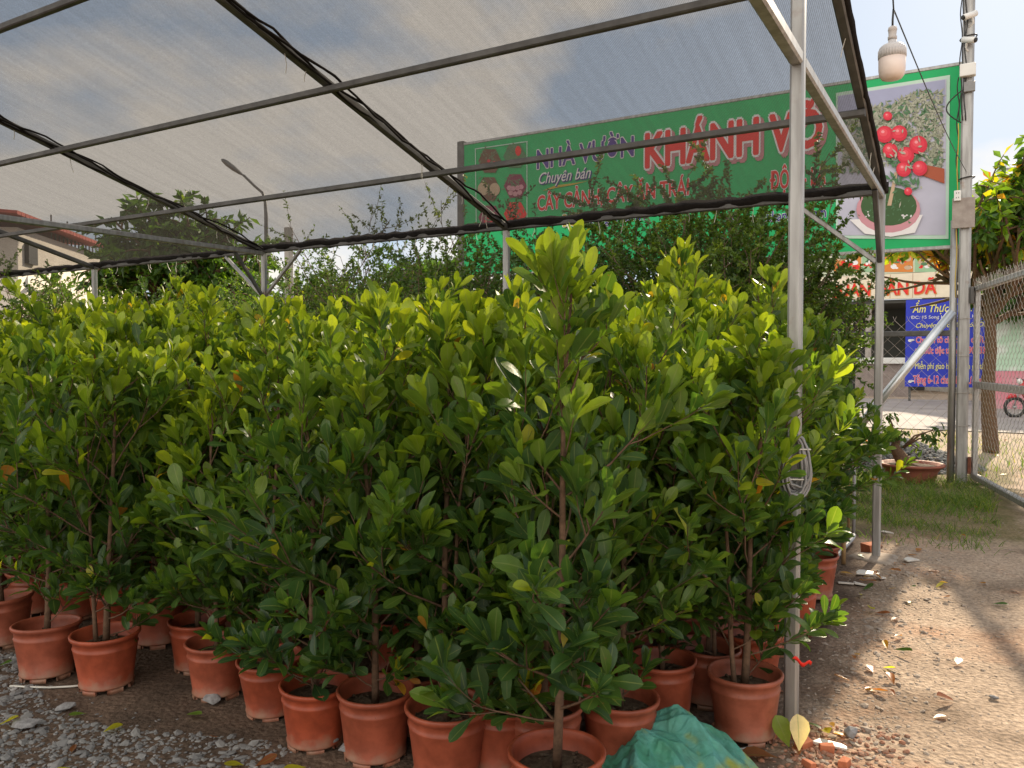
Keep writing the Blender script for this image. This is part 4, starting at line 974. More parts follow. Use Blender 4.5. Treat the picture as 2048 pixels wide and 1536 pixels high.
    PF.add(1, C_['paleframe'], [[fr[i], fr[(i + 1) % 4], (fr[(i + 1) % 4][0] + (1.8 if i != 1 else -1.8), fr[(i + 1) % 4][1] + 1.8), (fr[i][0] + (1.8 if i != 1 else -1.8), fr[i][1] + 1.8)] for i in range(4)])
    hexs = [(980, 322, 'brown'), (1030, 312, 'leafg4'), (978, 378, 'brown'), (1031, 372, 'plum'), (980, 435, 'plum'), (1031, 428, 'red')]
    for k, (x, y, cname) in enumerate(hexs):
        PF.add(2, C_[cname], [disc(x, y, 23, 27, 6)])
        PF.add(2.6, C_['leafg1'], blades(26, lambda: (x + rr.gauss(0, 9), y - 8 + rr.gauss(0, 9)), 6, 1.6))
        if k == 2: PF.add(3.2, C_['tan'], [disc(967, 378, 11, 13), disc(990, 379, 10.5, 13)])
        if k == 3: PF.add(3.2, C_['rimpink'], [disc(1031 + dx, 372 + dy, 5, 5, 12) for dx, dy in ((-9, 14), (0, 16), (9, 13), (-4, 5), (5, 4), (12, 2), (-12, 4))])
        if k == 1: PF.add(3.2, C_['red'], [disc(1037, 302, 6, 10, 12)])
        if k in (0, 4): PF.add(3.2, C_['apple'], [disc(x + dx, y + dy, 3.4, 3.4, 10) for dx, dy in ((-8, 8), (3, 10), (9, 4), (-2, 0))])
    PT.build('tree_picture'); PF.build('fruit_picture')
    return root
billboard()

# ------------------------------------------------------------------ gate post, gate, fence
def gatepost():
    root = thing('gate_post', 'tall grey steel gate post carrying cameras, a wooden socket board and cables', 'post', POLE)
    MB().bar((0, 0, -.05), (0, 0, 6.2), .13, .13, V).build('column', M['steel'], root)
    MB().tube([Vector(V) * .115 + Z * -.03, Vector(V) * .115 + Z * 3.2], .042, 12).build('side_pipe', M['steel'], root, True)
    X, Yv = -V, -U                                              # right in the picture, towards the camera
    ax = (X, Yv, Z)
    def zpx(py): return onplane(1925, py, -4.59).z
    b = MB().box(X * -.02 + Yv * .12 + Z * zpx(429), .24, .03, .36, ax).build('wooden_board', M['board'], root); bevel(b)
    so_ = MB().box(X * -.085 + Yv * .15 + Z * zpx(395), .075, .035, .125, ax).build('socket', M['white'], root); bevel(so_, .006)
    hl = MB()
    for dz in (.03, -.025):
        for dx in (-.012, .012): hl.box(X * (-.085 + dx) + Yv * .169 + Z * (zpx(395) + dz), .006, .004, .014, ax)
    hl.build('socket_slot', M['black'], so_)
    jb = MB().box(X * -.0 + Yv * .11 + Z * zpx(148), .17, .09, .15, ax).build('junction_box', M['white'], root); bevel(jb, .01)
    b2 = MB().box(X * .02 + Yv * .09 + Z * zpx(180), .12, .05, .12, ax).build('junction_box', M['cable'], root); bevel(b2, .008)
    for py, sg, nm in ((42, -1, 'camera'), (90, 1, 'camera')):
        c = X * .01 + Yv * .14 + Z * zpx(py); d = (X * sg * .75 + Yv * .55 - Z * .35).normalized()
        cb = MB().tube([c - d * .09, c - d * .085, c + d * .07, c + d * .085], [.02, .036, .036, .032], 14).build('security_camera', M['white'], root, True)
        MB().tube([c + d * .08, c + d * .092], [.031, .029], 14).build('lens', M['black'], cb, True)
        MB().tube([c - d * .03 - Z * .02, c - d * .05 - Z * .09 - Yv * .05, Z * (zpx(py) - .11) + Yv * .06], .014, 8).build('bracket', M['white'], cb, True)
    rr = random.Random(2)
    for k in range(4):
        x0 = -.075 + .025 * k * (1 if k < 3 else -.3); pts = []
        for i in range(24):
            z = 6.1 - i * .075 if k < 3 else 4.9 - i * .055
            pts.append(X * (x0 + .012 * math.sin(i * .8 + k)) + Yv * (.085 + .01 * math.sin(i * 1.1 + 2 * k)) + Z * z)
        MB().tube(pts, .007, 5).build('cable', M['black'], root, True)
    pts = [X * (-.06 - .16 * math.sin(math.pi * i / 12)) + Yv * .09 + Z * (zpx(185) - i * .032) for i in range(13)]
    MB().tube(pts, .008, 6).build('cable', M['black'], root, True)
    pts = [X * (-.09 + .006 * math.sin(i)) + Yv * .1 + Z * (zpx(250) - i * .11) for i in range(20)]
    MB().tube(pts, .006, 5).build('cable', flat('yellow cable', (.50, .36, .06)), root, True)
    for py in (358, 78):
        z = zpx(py); MB().tube([X * (.09 * math.cos(a)) + Yv * (.09 * math.sin(a)) + Z * (z + .015 * math.cos(a)) for a in np.linspace(0, 6.28, 17)], .008, 5).build('cable_tie', M['black'], root)
    for z in (2.28, .22):
        h = MB().box(X * .085 + Yv * .03 + Z * z, .04, .09, .20, ax).build('hinge', M['dullsteel' if z > 1 else 'rust'], root); bevel(h, .006)
    for z in (2.0, 1.55, 1.1, .7):
        MB().tube([X * (.075 * math.cos(a)) * 1.2 + Yv * (.075 * math.sin(a)) * 1.2 + Z * z for a in np.linspace(0, 6.28, 13)], .0035, 4).build('wire_tie', M['wire'], root)
gatepost()
bp0 = onplane(1906, 622, -4.50); bp1 = G(1644, 946); bp1 = SW(-4.5, (bp1 - P2).dot(V), 0.0)
pipe_thing('brace_pipe', 'shiny steel pipe propped diagonally against the tall gate post', 'pipe', [bp1, bp1.lerp(bp0, .5), bp0], .052, 'brightsteel', None, 18)

def chainlink(name, root, org, ex, width, height, cell, r=0.0022, hexa=False, top_tails=0.05):
    """Woven wire: zigzag wires side by side that interlock."""
    mb = MB(); n = int(width / cell); ex = ex.normalized(); nn = ex.cross(Z)
    for i in range(n + 1):
        pts = []; m = int(height / (cell * (1.0 if hexa else 1.0)))
        for j in range(m + 1):
            sx = (1 if (i + j) % 2 else -1) * 0.5 * cell if not hexa else (1 if (i + j) % 2 else -1) * .47 * cell
            x = i * cell + sx; zz = j * height / m
            pts.append(org + ex * x + Z * zz + nn * (0.003 if j % 2 else -0.003))
            if hexa: pts.append(org + ex * x + Z * (zz + height / m * .4))
        if top_tails and not hexa: pts.append(pts[-1] + Z * top_tails + ex * (.02 if i % 2 else -.02))
        mb.tube(pts, r, 3, False)
    return mb.build(name, M['wire'], root)
def fence():
    root = thing('chain_link_fence', 'chain link fence with one flat top rail running left from the tall gate post', 'fence', POLE)
    chainlink('wire_mesh', root, V * .1 + Z * .02 + U * .03, V, 4.6, 1.98, .078, .0027)
    MB().bar(V * .06 + Z * 1.83, V * 4.7 + Z * 1.83, .05, .07).build('rail', M['dullsteel'], root)
    MB().bar(V * 4.7, V * 4.7 + Z * 1.95, .06).build('post', M['dullsteel'], root)
    MB().bar(V * 2.4, V * 2.4 + Z * 1.80, .05).build('post', M['dullsteel'], root)
fence()
def gate():
    D = (Vector((4.77, 7.42, 0)) - POLE); D.z = 0; D.normalize()
    root = thing('metal_gate', 'open gate leaf of grey square tube filled with hexagonal wire mesh', 'gate', POLE + Vector((0.13, -0.04, 0)))
    Lg, z0, z1, zm = 3.3, .09, 2.36, 1.20
    f = MB()
    for z in (z0, z1): f.bar(Z * z, D * Lg + Z * z, .07, .07)
    f.bar(D * .03 + Z * (z0 + .035), D * .03 + Z * (z1 - .035), .062, .062, D); f.bar(D * (Lg - .03) + Z * (z0 + .035), D * (Lg - .03) + Z * (z1 - .035), .062, .062, D)
    f.build('gate_frame', M['steel'], root)
    MB().bar(D * .06 + Z * zm, D * (Lg - .06) + Z * zm, .05, .085).build('middle_rail', M['steel'], root)
    chainlink('wire_mesh', root, D * .04 + Z * .1 + D.cross(Z) * .04, D, Lg - .1, 2.36, .062, .0019, True)
    sp = MB(); rr = random.Random(5)
    for i in range(90):
        p = D * (.05 + (Lg - .1) * i / 90) + Z * (z1 + .03) + D.cross(Z) * .03; sp.tube([p, p + Z * rr.uniform(.05, .10) + D * rr.uniform(-.03, .03)], .002, 3, False)
    sp.build('wire_end', M['wire'], root)
    q = D * 2.62 + Z * 1.17; lk = MB().box(q + D.cross(Z) * .05, .12, .03, .09, (D, D.cross(Z), Z)).build('latch', M['rust'], root); bevel(lk, .005)
    MB().tube([q + D.cross(Z) * .07 + Z * .02, q + D.cross(Z) * .09 - Z * .22], .012, 8).build('latch_bar', M['rust'], lk)
gate()

# ------------------------------------------------------------------ bulb on a wire
def bulb():
    top = at(1785, 62, 4.3); root = thing('hanging_bulb', 'large white unlit bulb hanging from a thin wire at the top right', 'light bulb', top)
    MB().lathe([(.0, -.258), (.03, -.257), (.05, -.250), (.062, -.232), (.066, -.205), (.067, -.14)], 32).build('bulb_diffuser', mat('frosted bulb', (.78, .66, .60), .35, 0, (.76, .64, .58), 4), root, True)
    b = MB().lathe([(.0675, -.145), (.068, -.11), (.064, -.088), (.05, -.075), (.022, -.066), (.019, -.04), (.0, -.04)], 32); 
    for k in range(32):
        a = 2 * math.pi * k / 32; b.box(Vector((.0675 * math.cos(a), .0675 * math.sin(a), -.122)), .004, .004, .04, (Vector((math.cos(a), math.sin(a), 0)), Vector((-math.sin(a), math.cos(a), 0)), Z))
    b.build('bulb_body', flat('grey bulb body', (.58, .56, .56), .4), root, True)
    MB().lathe([(.0, -.046), (.022, -.046), (.023, -.03), (.019, -.027), (.021, .0), (.023, .004), (.021, .018), (.012, .024), (.0, .025)], 24).build('socket', flat('pale socket', (.50, .46, .44), .4), root, True)
    MB().tube([(0, 0, .02), (0, 0, .06), (.004, 0, .115)], .006, 6).build('cord', M['black'], root, True)
    a = top + Vector((.004, 0, .115)); b_ = POLE + Z * onplane(1938, 345, -4.59).z + U * -.08
    pts = [a.lerp(b_, t) - Z * .05 * math.sin(math.pi * t) for t in np.linspace(0, 1, 16)]
    pre = at(1783, -60, 3.9)
    pts = [pre, pre.lerp(a, .6)] + pts
    pipe_thing('overhead_wire', 'thin dark wire running from above the hanging bulb down to the gate post', 'wire', pts, .0042, 'black', None, 6)
bulb()

# ------------------------------------------------------------------ bonsai in a shallow pot by the fence
def bonsai():
    g = G(1822, 962); root = thing('bonsai', 'gnarled bonsai with drooping dark leaves in a wide shallow terracotta pot', 'bonsai', g)
    mm = mat('reddish clay', (.34, .11, .07), .7, 0, (.22, .08, .055), 6, .1, .3)
    MB().lathe([(0, .0), (.26, 0), (.265, .02), (.30, .13), (.345, .19), (.375, .195), (.38, .215), (.37, .225), (.33, .222), (.30, .18), (0, .175)], 40).build('pot', mm, root, True)
    MB().lathe([(0, .20), (.15, .205), (.315, .19)], 24).build('soil', M['soil'], root, True)
    t = MB(); t.tube([(-.10, 0, .17), (-.10, 0, .25), (-.15, .01, .33), (-.21, .0, .43), (-.17, 0, .52), (-.22, .02, .60)], [.11, .085, .075, .055, .04, .022], 10)
    t.tube([(-.10, 0, .24), (-.02, .02, .27), (.05, .0, .26)], [.06, .04, .02], 8); t.tube([(-.06, 0, .2), (.0, -.06, .19), (.06, -.09, .18)], [.05, .03, .015], 8)
    f = MB(); rr = random.Random(6)
    for bx, bz, n in ((-.36, .66, 24), (-.22, .80, 26), (-.12, .62, 18), (.18, .60, 18), (.33, .52, 24), (.28, .66, 12), (-.42, .48, 16), (-.3, .56, 16), (.1, .40, 9), (-.33, .36, 9)):
        st = Vector((-.2, 0, .5)) if bx < 0 else Vector((-.1, 0, .42)); e = Vector((bx, rr.uniform(-.15, .15), bz)); t.tube([st, st.lerp(e, .5) + Z * .05, e], [.016, .011, .005], 5)
        for k in range(n):
            p = e + rdir(rr) * rr.uniform(0, .11); d = (rdir(rr) * .8 - Z * .7); leaf(f, p, d, Z + rdir(rr) * .5, rr.uniform(.06, .12), rr.uniform(.03, .05), max(0, min(1.3, rr.gauss(.14, .2))), .3, .25)
    t.build('trunk', M['bark'], root, True); f.build('foliage', M['leaf'], root, True)
bonsai()

# ------------------------------------------------------------------ shrubs and trees behind the shade house
def tree_thing(name, label, cat, loc, tmfm, bark='twig', lm='fineleaf', group=None, rz=0.0, sc=1.0):
    root = thing(name, label, cat, loc, rz, group); root.scale = (sc,) * 3
    tmfm[0].build('trunk', M[bark], root, True); tmfm[1].build('crown', M[lm], root, False); return root
def fine(seed, H, nst=9, nleaf=24, tilt=22, tone=0.22, L=.062, dens=(4, 5), W_=.034):
    return branchy(seed, [(nst, H * .70, tilt, 0), (dens[0], H * .32, 34, .35), (dens[1] + 2, H * .15, 50, .1)], int(nleaf * 1.5), L * .85, W_ * .9, tone, .18, .12, .14, .05, .12, .015)
SG2 = 'fine-leaved shrubs growing behind the shade net'
def shrub_at(px, pytop, Y, seed, label, hf=.84, **kw):
    p = at(px, pytop, Y); g = Vector((p.x, p.y, 0)); H = p.z
    return tree_thing('fine_leaf_shrub', label, 'shrub', g, fine(seed, H * hf, **kw), group=SG2)
shrub_at(1440, 318, 8.9, 51, 'tall many-stemmed shrub with reddish brown stems in front of the green sign', .96, nst=24, nleaf=48, tilt=21, tone=.34, dens=(5, 6))
shrub_at(1325, 395, 8.6, 64, 'dark fine-leaved shrub just left of the tall many-stemmed shrub', nst=11, nleaf=26, tilt=22, tone=.16)
shrub_at(1575, 440, 9.3, 52, 'feathery green shrub right of the tall many-stemmed shrub, behind the front post', nst=11, nleaf=30, tilt=13, tone=.26)
shrub_at(1605, 520, 9.6, 53, 'dense low shrub at the right end of the sign, beside the rear right post', nst=10, nleaf=28, tilt=13, tone=.24)
shrub_at(1180, 450, 9.6, 54, 'bushy dark shrub under the lettering of the sign', 1.0, nst=14, nleaf=28, tilt=26, tone=.14)
shrub_at(1060, 440, 10.4, 55, 'shrub with yellowish tips at the left foot of the sign', 1.0, nst=12, nleaf=26, tilt=24, tone=.26)
shrub_at(930, 470, 10.2, 56, 'very dark bushy shrub just left of the sign', 1.0, nst=14, nleaf=30, tilt=26, tone=.08)
shrub_at(760, 440, 11.0, 57, 'sparse yellow green shrub between two rear posts, left of the dark bushy one', 1.0, nst=13, nleaf=20, tilt=22, tone=.42)
shrub_at(680, 455, 11.8, 58, 'sparse bright shrub standing left of the yellow green one', 1.0, nst=11, nleaf=20, tilt=24, tone=.38)
shrub_at(600, 500, 12.5, 59, 'low bright shrub right of the braced rear post', nst=11, nleaf=24, tilt=26, tone=.34)
shrub_at(250, 480, 12.0, 60, 'wispy olive shrub in front of the white house wall', nst=10, nleaf=16, tilt=22, tone=.36)
shrub_at(130, 455, 11.6, 61, 'wispy shrub in front of the left half of the white house', nst=11, nleaf=16, tilt=22, tone=.34)
shrub_at(10, 450, 12.4, 62, 'dark shrub at the left edge behind the net', nst=12, nleaf=30, tilt=24, tone=.12)
shrub_at(430, 520, 12.6, 63, 'low green shrub under the broad-leaved tree', nst=12, nleaf=24, tilt=28, tone=.30)

def broad(seed, Hlimb, limbs, n2, n3, nleaf, L, tone, agev, droop, ang=46, l1=1.9, l2=1.25, l3=.75, r0=.12, trunk=2.0, keep=None):
    return branchy(seed, [(1, trunk, 6, 0), (limbs, l1, ang, .72), (n2, l2, 48, .25), (n3, l3, 50, .2)], nleaf, L, L * .5, tone, agev, 0, .14, droop, .16, r0, keep)
p = at(352, 560, 17.0)
tree_thing('broadleaf_tree', 'dark broad-leaved tree behind the net, beside the street lamp', 'tree', (p.x, p.y, 0), broad(171, 2, 9, 6, 6, 22, .24, .26, .24, .35, 54, 1.55, 1.05, .65, .16, 2.9), 'bark', 'treeleaf')
p = G(1982, 905)
def vkeep(q):                                               # the crown's outline, shaped to throw a V shadow on the path: one tall shoulder, lower to the right, a few sprays hanging to the left
    rel = q.x * 0.834 - q.y * 0.552
    if q.z > (3.9 if rel > .55 else max(4.75, 5.95 - 2.0 * (.55 - rel))): return False
    if q.x < -.35: return q.z > 3.25 and q.x > -2.3 and math.sin(37 * q.x + 51 * q.y) > (-.1 if q.z > 3.7 else .45)
    return q.z > 3.3
tree_thing('almond_tree', 'roadside tree with drooping orange and yellow leaves behind the gate', 'tree', (p.x, p.y, 0), broad(72, 2, 11, 7, 7, 26, .22, .74, .42, .55, 60, 1.35, 1.05, .75, .13, 2.9, vkeep), 'bark', 'treeleaf', None, 0.0)
for px, py, Y, sd, sc_, lab in ((868, 442, 30, 73, 1.0, 'rounded dark tree far behind, left of the green sign'), (668, 470, 27, 74, .85, 'far dark tree between the street lamp and the rounded tree'), (480, 470, 26, 77, .8, 'far tree half hidden behind the broad-leaved tree'), (2075, 440, 24, 81, .9, 'green far tree rising behind the pale green sheet wall'), (20, 470, 22, 75, .9, 'shaded far tree at the left edge beside the white house'), (1090, 500, 28, 76, .9, 'far tree hidden low behind the left part of the sign')):
    q = at(px, py, Y)
    tree_thing('far_tree', lab, 'tree', (q.x, q.y, 0), broad(sd, 2, 7, 5, 5, 22, .34, .1, .14, .2, 50, 1.5, 1.1, .8, .16, max(1.0, q.z - 3.4)), 'bark', 'treeleaf', 'trees far behind the nursery')

# ------------------------------------------------------------------ far left: house, lamp, pole
def house():
    a, b = Vector((-12.3, 20, 0)), Vector((-13.4, 28.0, 0)); d = (b - a).normalized(); n = Vector((-d.y, d.x, 0)); n = n if n.x < 0 else -n
    root = thing('white_house', 'white walled house with a red tiled roof and railed terrace at the left', 'house', a); Lh = (b - a).length
    wallm = mat('cream plaster', (.72, .66, .58), .9, 0, (.60, .54, .47), 1.2)
    ax = (d, n, Z)
    MB().box(d * Lh / 2 + n * 4 + Z * 2.4, Lh, 8, 4.8, ax).build('wall', wallm, root)
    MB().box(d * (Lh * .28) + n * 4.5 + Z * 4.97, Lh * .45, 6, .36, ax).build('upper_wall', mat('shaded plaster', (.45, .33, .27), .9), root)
    rf = MB(); z0, z1 = 5.02, 5.30; tile = mat('red roof tiles', (.42, .07, .05), .7, 0, (.30, .05, .04), 6, .3)
    e0, e1 = -.8, Lh * .62
    for k in range(int((e1 - e0) / .22)):
        x = e0 + k * .22; rf.bar(d * x + n * -.4 + Z * z0, d * x + n * 3.8 + Z * z1, .2, .09); rf.bar(d * x + n * 8.0 + Z * z0, d * x + n * 3.8 + Z * z1, .2, .09)
    rf.build('roof', tile, root)
    MB().box(d * .6 + n * -.05 + Z * 4.2, .5, .12, .5, ax).build('window', M['black'], root)
    rl = MB(); rl.bar(d * 2.2 + Z * 5.25 + n * .1, d * (Lh - .2) + Z * 5.25 + n * .1, .05); rl.bar(d * 2.2 + Z * 5.02 + n * .1, d * (Lh - .2) + Z * 5.02 + n * .1, .03)
    for k in range(22): x = 2.2 + (Lh - 2.4) * k / 21; rl.bar(d * x + Z * 4.8 + n * .1, d * x + Z * (5.25 if k % 4 else 5.5) + n * .1, .035)
    rl.build('railing', M['dullsteel'], root)
    for k in range(3):
        x = 2.4 + 2.2 * k; MB().box(d * x + n * -.02 + Z * 1.6, .9, .08, 1.3, ax).build('window', flat('dark pane', (.05, .06, .07), .2), root)
house()
def lamp():
    h = at(464, 334, 25); root = thing('street_lamp', 'curved grey street lamp rising behind the broad-leaved tree', 'street lamp', (at(532, 420, 25).x, 25, 0))
    bx = root.location.x; zt = at(532, 405, 25).z; e = at(508, 371, 25)
    MB().tube([(0, 0, 0), (0, 0, 3), (0, 0, zt - .4), (-.02, 0, zt), (-.10, 0, zt + .3), (e.x - bx, 0, e.z), (h.x - bx + .35, 0, h.z - .25)], [.10, .085, .06, .05, .045, .042, .04], 8).build('pole', M['dullsteel'], root, True)
    hd = MB(); c = Vector((h.x - bx, 0, h.z)); dd = Vector((-.80, 0, .60)); sd = Vector((0, 1, 0)); up = dd.cross(sd)
    vs = []; n = 12
    for t, r in ((-.42, .05), (-.3, .12), (-.05, .19), (.2, .19), (.34, .13), (.40, .03)):
        for i in range(n): a = 2 * math.pi * i / n; vs.append(c + dd * t + sd * (r * math.cos(a)) + up * (r * .45 * math.sin(a)))
    hd.add(vs, [(k * n + i, k * n + (i + 1) % n, (k + 1) * n + (i + 1) % n, (k + 1) * n + i) for k in range(5) for i in range(n)] + [tuple(range(n)), tuple(range(5 * n, 6 * n))[::-1]])
    hd.build('lamp_head', M['dullsteel'], root, True)
lamp()
q = at(577, 455, 13.5)
o = MB().bar((0, 0, 0), (0, 0, q.z), .12).build('concrete_pole', M['concrete'], None, False, (q.x, q.y, 0)); bevel(o, .01)
MB().tube([(-.08, 0, q.z - .12), (.08, 0, q.z - .12)], .012, 6).build('bolt', M['rust'], o)
tag(o, 'short plain concrete pole standing behind the net right of the braced rear post', 'pole')

# ------------------------------------------------------------------ across the road
SS = -33.0
def shop():
    root = thing('shop_building', 'restaurant across the road with a cream fascia, red lettering and a dark open front', 'building', SW(SS, 0, 0)); L = root.location
    zb = onplane(1790, 598, SS).z; zt = onplane(1790, 548, SS).z; w0 = (onplane(2120, 600, SS) - P2).dot(V); w1 = (onplane(1380, 600, SS) - P2).dot(V); wm = (w0 + w1) / 2; wl = w1 - w0
    ax = (V, U, Z)
    fa = MB().box(SW(SS, wm, (zb + zt) / 2) - L, wl, .25, zt - zb, ax).build('fascia', C_['cream'], root)
    ln = MB()
    for k in range(int(wl / .9)): ln.box(SW(SS + .128, w0 + .9 * k, (zb + zt) / 2) - L, .03, .006, zt - zb - .05, ax)
    ln.build('fascia_joint', C_['tan'], root)
    text(root, 'QUÁN DÂN DÃ', SS + .14, (1655, 592), (1872, 588), 568, [(C_['orange'], .02, .03, -.03), (C_['red'], 0, 0, 0)], 0, .015)
    zp = onplane(1790, 485, SS).z
    MB().box(SW(SS, wm, (zt + zp) / 2 + .01) - L, wl, .2, zp - zt - .02, ax).build('upper_wall', mat('pale upper wall', (.62, .62, .50), .8, 0, (.50, .56, .42), .6), root)
    rr = random.Random(3)
    PP = Print(root, SS + .11)
    for k, (x0, x1, nm) in enumerate(((1668, 1722, 'orange'), (1725, 1765, 'lightgreen'), (1768, 1826, 'orange'), (1830, 1890, 'lightgreen'))):
        PP.add(1, C_[nm], [[(x0, 506), (x1, 506), (x1, 544), (x0, 544)]])
        for mm in ('white', 'tan', 'red', 'leafg4'):
            PP.add(2 + rr.random() * .8, C_[mm], [disc(rr.uniform(x0 + 7, x1 - 7), rr.uniform(512, 538), rr.uniform(3, 8), rr.uniform(2, 6), 12) for _ in range(5)])
    PP.build('food_poster')
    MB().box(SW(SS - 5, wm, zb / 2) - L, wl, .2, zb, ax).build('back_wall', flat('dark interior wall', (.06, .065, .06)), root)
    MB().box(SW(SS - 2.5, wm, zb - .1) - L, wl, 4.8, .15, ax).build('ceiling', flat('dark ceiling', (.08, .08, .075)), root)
    MB().box(SW(SS - 2.6, wm, zp + .1) - L, wl + .4, 5.6, .2, ax).build('roof', flat('grey roof', (.25, .25, .25)), root)
    for px in (1640, 1735, 1905, 2000):
        w = (onplane(px, 700, SS) - P2).dot(V); MB().bar(SW(SS - .3, w, 0) - L, SW(SS - .3, w, zb) - L, .25).build('column', M['concrete'], root)
shop()
def counter():
    g = G(1765, 792); root = thing('stone_counter', 'low grey counter with a white slab top beyond the fence', 'counter', g); ax = (-V, -U, Z)
    zt = at(1765, 728, g.y).z; zs = at(1765, 716, g.y).z
    MB().box(Z * zt / 2, 2.0, 1.0, zt, ax).build('base', mat('grey plaster', (.30, .25, .23), .9), root)
    b = MB().box(Z * (zt + zs) / 2 + Z * .01, 2.3, 1.3, zs - zt, ax).build('slab', M['white'], root); bevel(b, .02)
counter()
def bluesign():
    s = -25.5; root = thing('blue_sign', 'blue banner of a restaurant with white, yellow and red lines of writing, behind the fence', 'sign', SW(s, (onplane(1910, 700, s) - P2).dot(V), 0)); L = root.location
    A, B = onplane(1812, 600, s), onplane(2012, 776, s); w1, w0 = (A - P2).dot(V), (B - P2).dot(V)
    MB().box(SW(s - .04, (w0 + w1) / 2, (A.z + B.z) / 2) - L, w1 - w0, .06, A.z - B.z, (V, U, Z)).build('panel', C_['blue'], root)
    for w in (w0 + .15, w1 - .15): MB().bar(SW(s - .12, w, 0) - L, SW(s - .12, w, A.z) - L, .08).build('leg', M['dullsteel'], root)
    T = lambda body, x0, y0, x1, yt, m, sh=0.0, bs=0.005, ol=None: text(root, body, s, (x0, y0), (x1, y0 - (x1 - x0) * .012), yt, ([(C_[ol], .03, 0, 0)] if ol else []) + [(C_[m], 0, 0, 0)], sh, bs)
    T('Ẩm Thực KHÁNH VÕ', 1825, 624, 2004, 609, 'yellow', .25, .012)
    T('ĐC: 15 Song Hành, P. Tân Hưng Thuận', 1822, 637, 2004, 631, 'white')
    T('Chuyên Đặc Sản Món Dân Dã', 1832, 655, 2002, 646, 'yellow', .3, .008)
    T('Chuyên tổ chức tiệc cưới, hỏi', 1832, 686, 1990, 674, 'hotpink', 0, .012, 'white')
    T('tổ chức tiệc tại nhà: 0908 335.388', 1830, 708, 1998, 695, 'hotpink', 0, .012, 'white')
    T('Miễn phí giao hàng, giảm giá tận nhà', 1830, 739, 1995, 727, 'yellow', 0, .008)
    T('Tặng 6-12 chai bia chương trình', 1826, 768, 1992, 753, 'hotpink', 0, .012, 'white')
    polys(root, 'bullet_mark', s, 1, C_['white'], [disc(1820, 681, 4, 3, 9), disc(1820, 763, 4, 3, 9), [(1822, 678), (1829, 679), (1829, 681), (1822, 682)], [(1822, 760), (1829, 761), (1829, 763), (1822, 764)]])
bluesign()
def panelwall():
    s = -22.0; root = thing('panel_wall', 'pale green and white sheet wall with a pink base seen through the gate', 'wall', SW(s, (onplane(2050, 700, s) - P2).dot(V), 0)); L = root.location
    w1 = (onplane(1992, 700, s) - P2).dot(V); w0 = w1 - 7; zt = onplane(2000, 578, s).z; zm = onplane(2000, 742, s).z; z0 = 0.0
    c2 = mat('green stained sheet', (.42, .60, .46), .6, 0, (.60, .66, .62), .9, 0, .5, .45, .55)
    for k in range(8):
        w = w1 - .45 - .9 * k
        b = MB().box(SW(s, w, (zt + zm) / 2) - L, .885, .05, zt - zm - .01, (V, U, Z)).build('sheet', c2, root); bevel(b, .01)
    MB().box(SW(s - .005, (w0 + w1) / 2, zm / 2) - L, w1 - w0, .06, zm, (V, U, Z)).build('base_panel', mat('pink panel', (.60, .20, .26), .7, 0, (.55, .30, .34), 1.2), root)
    for k in range(5): MB().bar(SW(s - .1, w1 - 1.7 * k, 0) - L, SW(s - .1, w1 - 1.7 * k, zt + .05) - L, .07).build('post', M['dullsteel'], root)
panelwall()
def tankhouse():
    c = at(2040, 362, 34); root = thing('rooftop_house', 'tall pale house carrying a steel water tank, far behind the orange-leaved tree', 'house', (c.x + 2.0, c.y + 3, 0))
    MB().box((0, 0, c.z / 2), 6, 6, c.z, None).build('wall', mat('pale house wall', (.55, .52, .47), .9), root)
    for k in range(3):
        for i in (-1, 1): MB().box((i * 1.5, -3.0, 1.8 + 2.6 * k), 1.1, .08, 1.3).build('window', flat('dim pane', (.07, .08, .09), .2), root)
    tk = thing('water_tank', 'shiny steel water tank standing on the far roof at the right edge', 'water tank', (c.x, c.y + .6, c.z + .02))
    MB().lathe([(0, .05), (.52, .05), (.54, .12), (.54, .25), (.56, .27), (.56, .31), (.54, .33), (.54, .55), (.56, .57), (.56, .61), (.54, .63), (.54, .72), (.40, .80), (.12, .84), (.12, .88), (0, .88)], 28).build('shell', M['brightsteel'], tk, True)
    for a in range(4): MB().tube([(.42 * math.cos(a * 1.57), .42 * math.sin(a * 1.57), 0), (.42 * math.cos(a * 1.57), .42 * math.sin(a * 1.57), .1)], .03, 6).build('leg', M['dullsteel'], tk)
tankhouse()
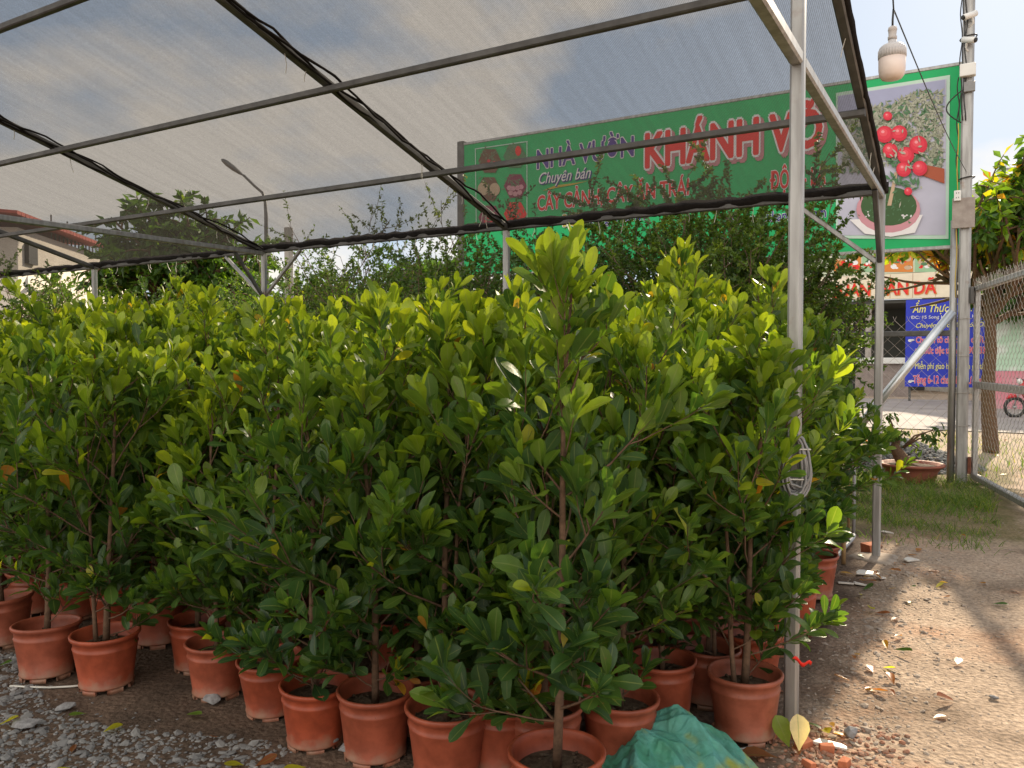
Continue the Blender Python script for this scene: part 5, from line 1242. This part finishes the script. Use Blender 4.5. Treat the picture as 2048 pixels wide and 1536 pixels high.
def motorbike():
    g = G(2029, 836); root = thing('motorbike', 'red motorbike parked on the road beyond the gate, its front wheel showing', 'motorbike', g, R_(-8))
    def torus(c, R, r, n=28, k=8):
        mb = MB(); vs = [Vector(c) + Vector(((R + r * math.cos(b)) * math.cos(a), r * math.sin(b), (R + r * math.cos(b)) * math.sin(a))) for a in np.linspace(0, 2 * math.pi, n, endpoint=False) for b in np.linspace(0, 2 * math.pi, k, endpoint=False)]
        mb.add(vs, [(i * k + j, i * k + (j + 1) % k, ((i + 1) % n) * k + (j + 1) % k, ((i + 1) % n) * k + j) for i in range(n) for j in range(k)]); return mb
    red = mat('red paint', (.55, .03, .04), .25, 0, (.5, .025, .035), 3)
    for x in (0, 1.22):
        wh = torus((x, 0, .28), .235, .045).build('wheel', M['black'], root, True)
        sp = MB(); 
        for k in range(12): a = k * math.pi / 6; sp.tube([(x, .0, .28), (x + .2 * math.cos(a), 0, .28 + .2 * math.sin(a))], .006, 4)
        sp.lathe([(0, -.03), (.05, -.03), (.05, .03), (0, .03)], 12, (x, 0, .28)); sp.build('rim', M['steel'], wh, True)
        torus((x, 0, .28), .195, .012).build('rim', M['steel'], wh, True)
    MB().tube([(0, .06, .28), (.10, .05, .60), (.20, 0, .92)], .022, 8).build('fork', M['steel'], root, True)
    MB().tube([(.02, .0, .56), (-.10, 0, .57), (-.2, 0, .50)], [.05, .06, .02], 8).build('mudguard', red, root, True)
    MB().tube([(.16, 0, .95), (.24, 0, .75), (.36, 0, .45), (.62, 0, .38), (.85, 0, .52), (1.15, 0, .66), (1.45, 0, .74)], [.07, .13, .10, .10, .15, .13, .04], 12).build('body', red, root, True)
    MB().tube([(.55, 0, .72), (.80, 0, .76), (1.10, 0, .80), (1.35, 0, .83)], [.06, .12, .12, .05], 10).build('seat', M['black'], root, True)
    MB().tube([(.18, -.32, 1.02), (.16, -.12, .99), (.16, .12, .99), (.18, .32, 1.02)], .016, 8).build('handlebar', M['black'], root, True)
    MB().tube([(.08, 0, .93), (.14, 0, .95)], [.075, .085], 14).build('headlight', M['white'], root, True)
    MB().tube([(.55, .1, .26), (.9, .12, .26), (1.4, .13, .34)], [.02, .035, .045], 8).build('exhaust', M['steel'], root, True)
motorbike()
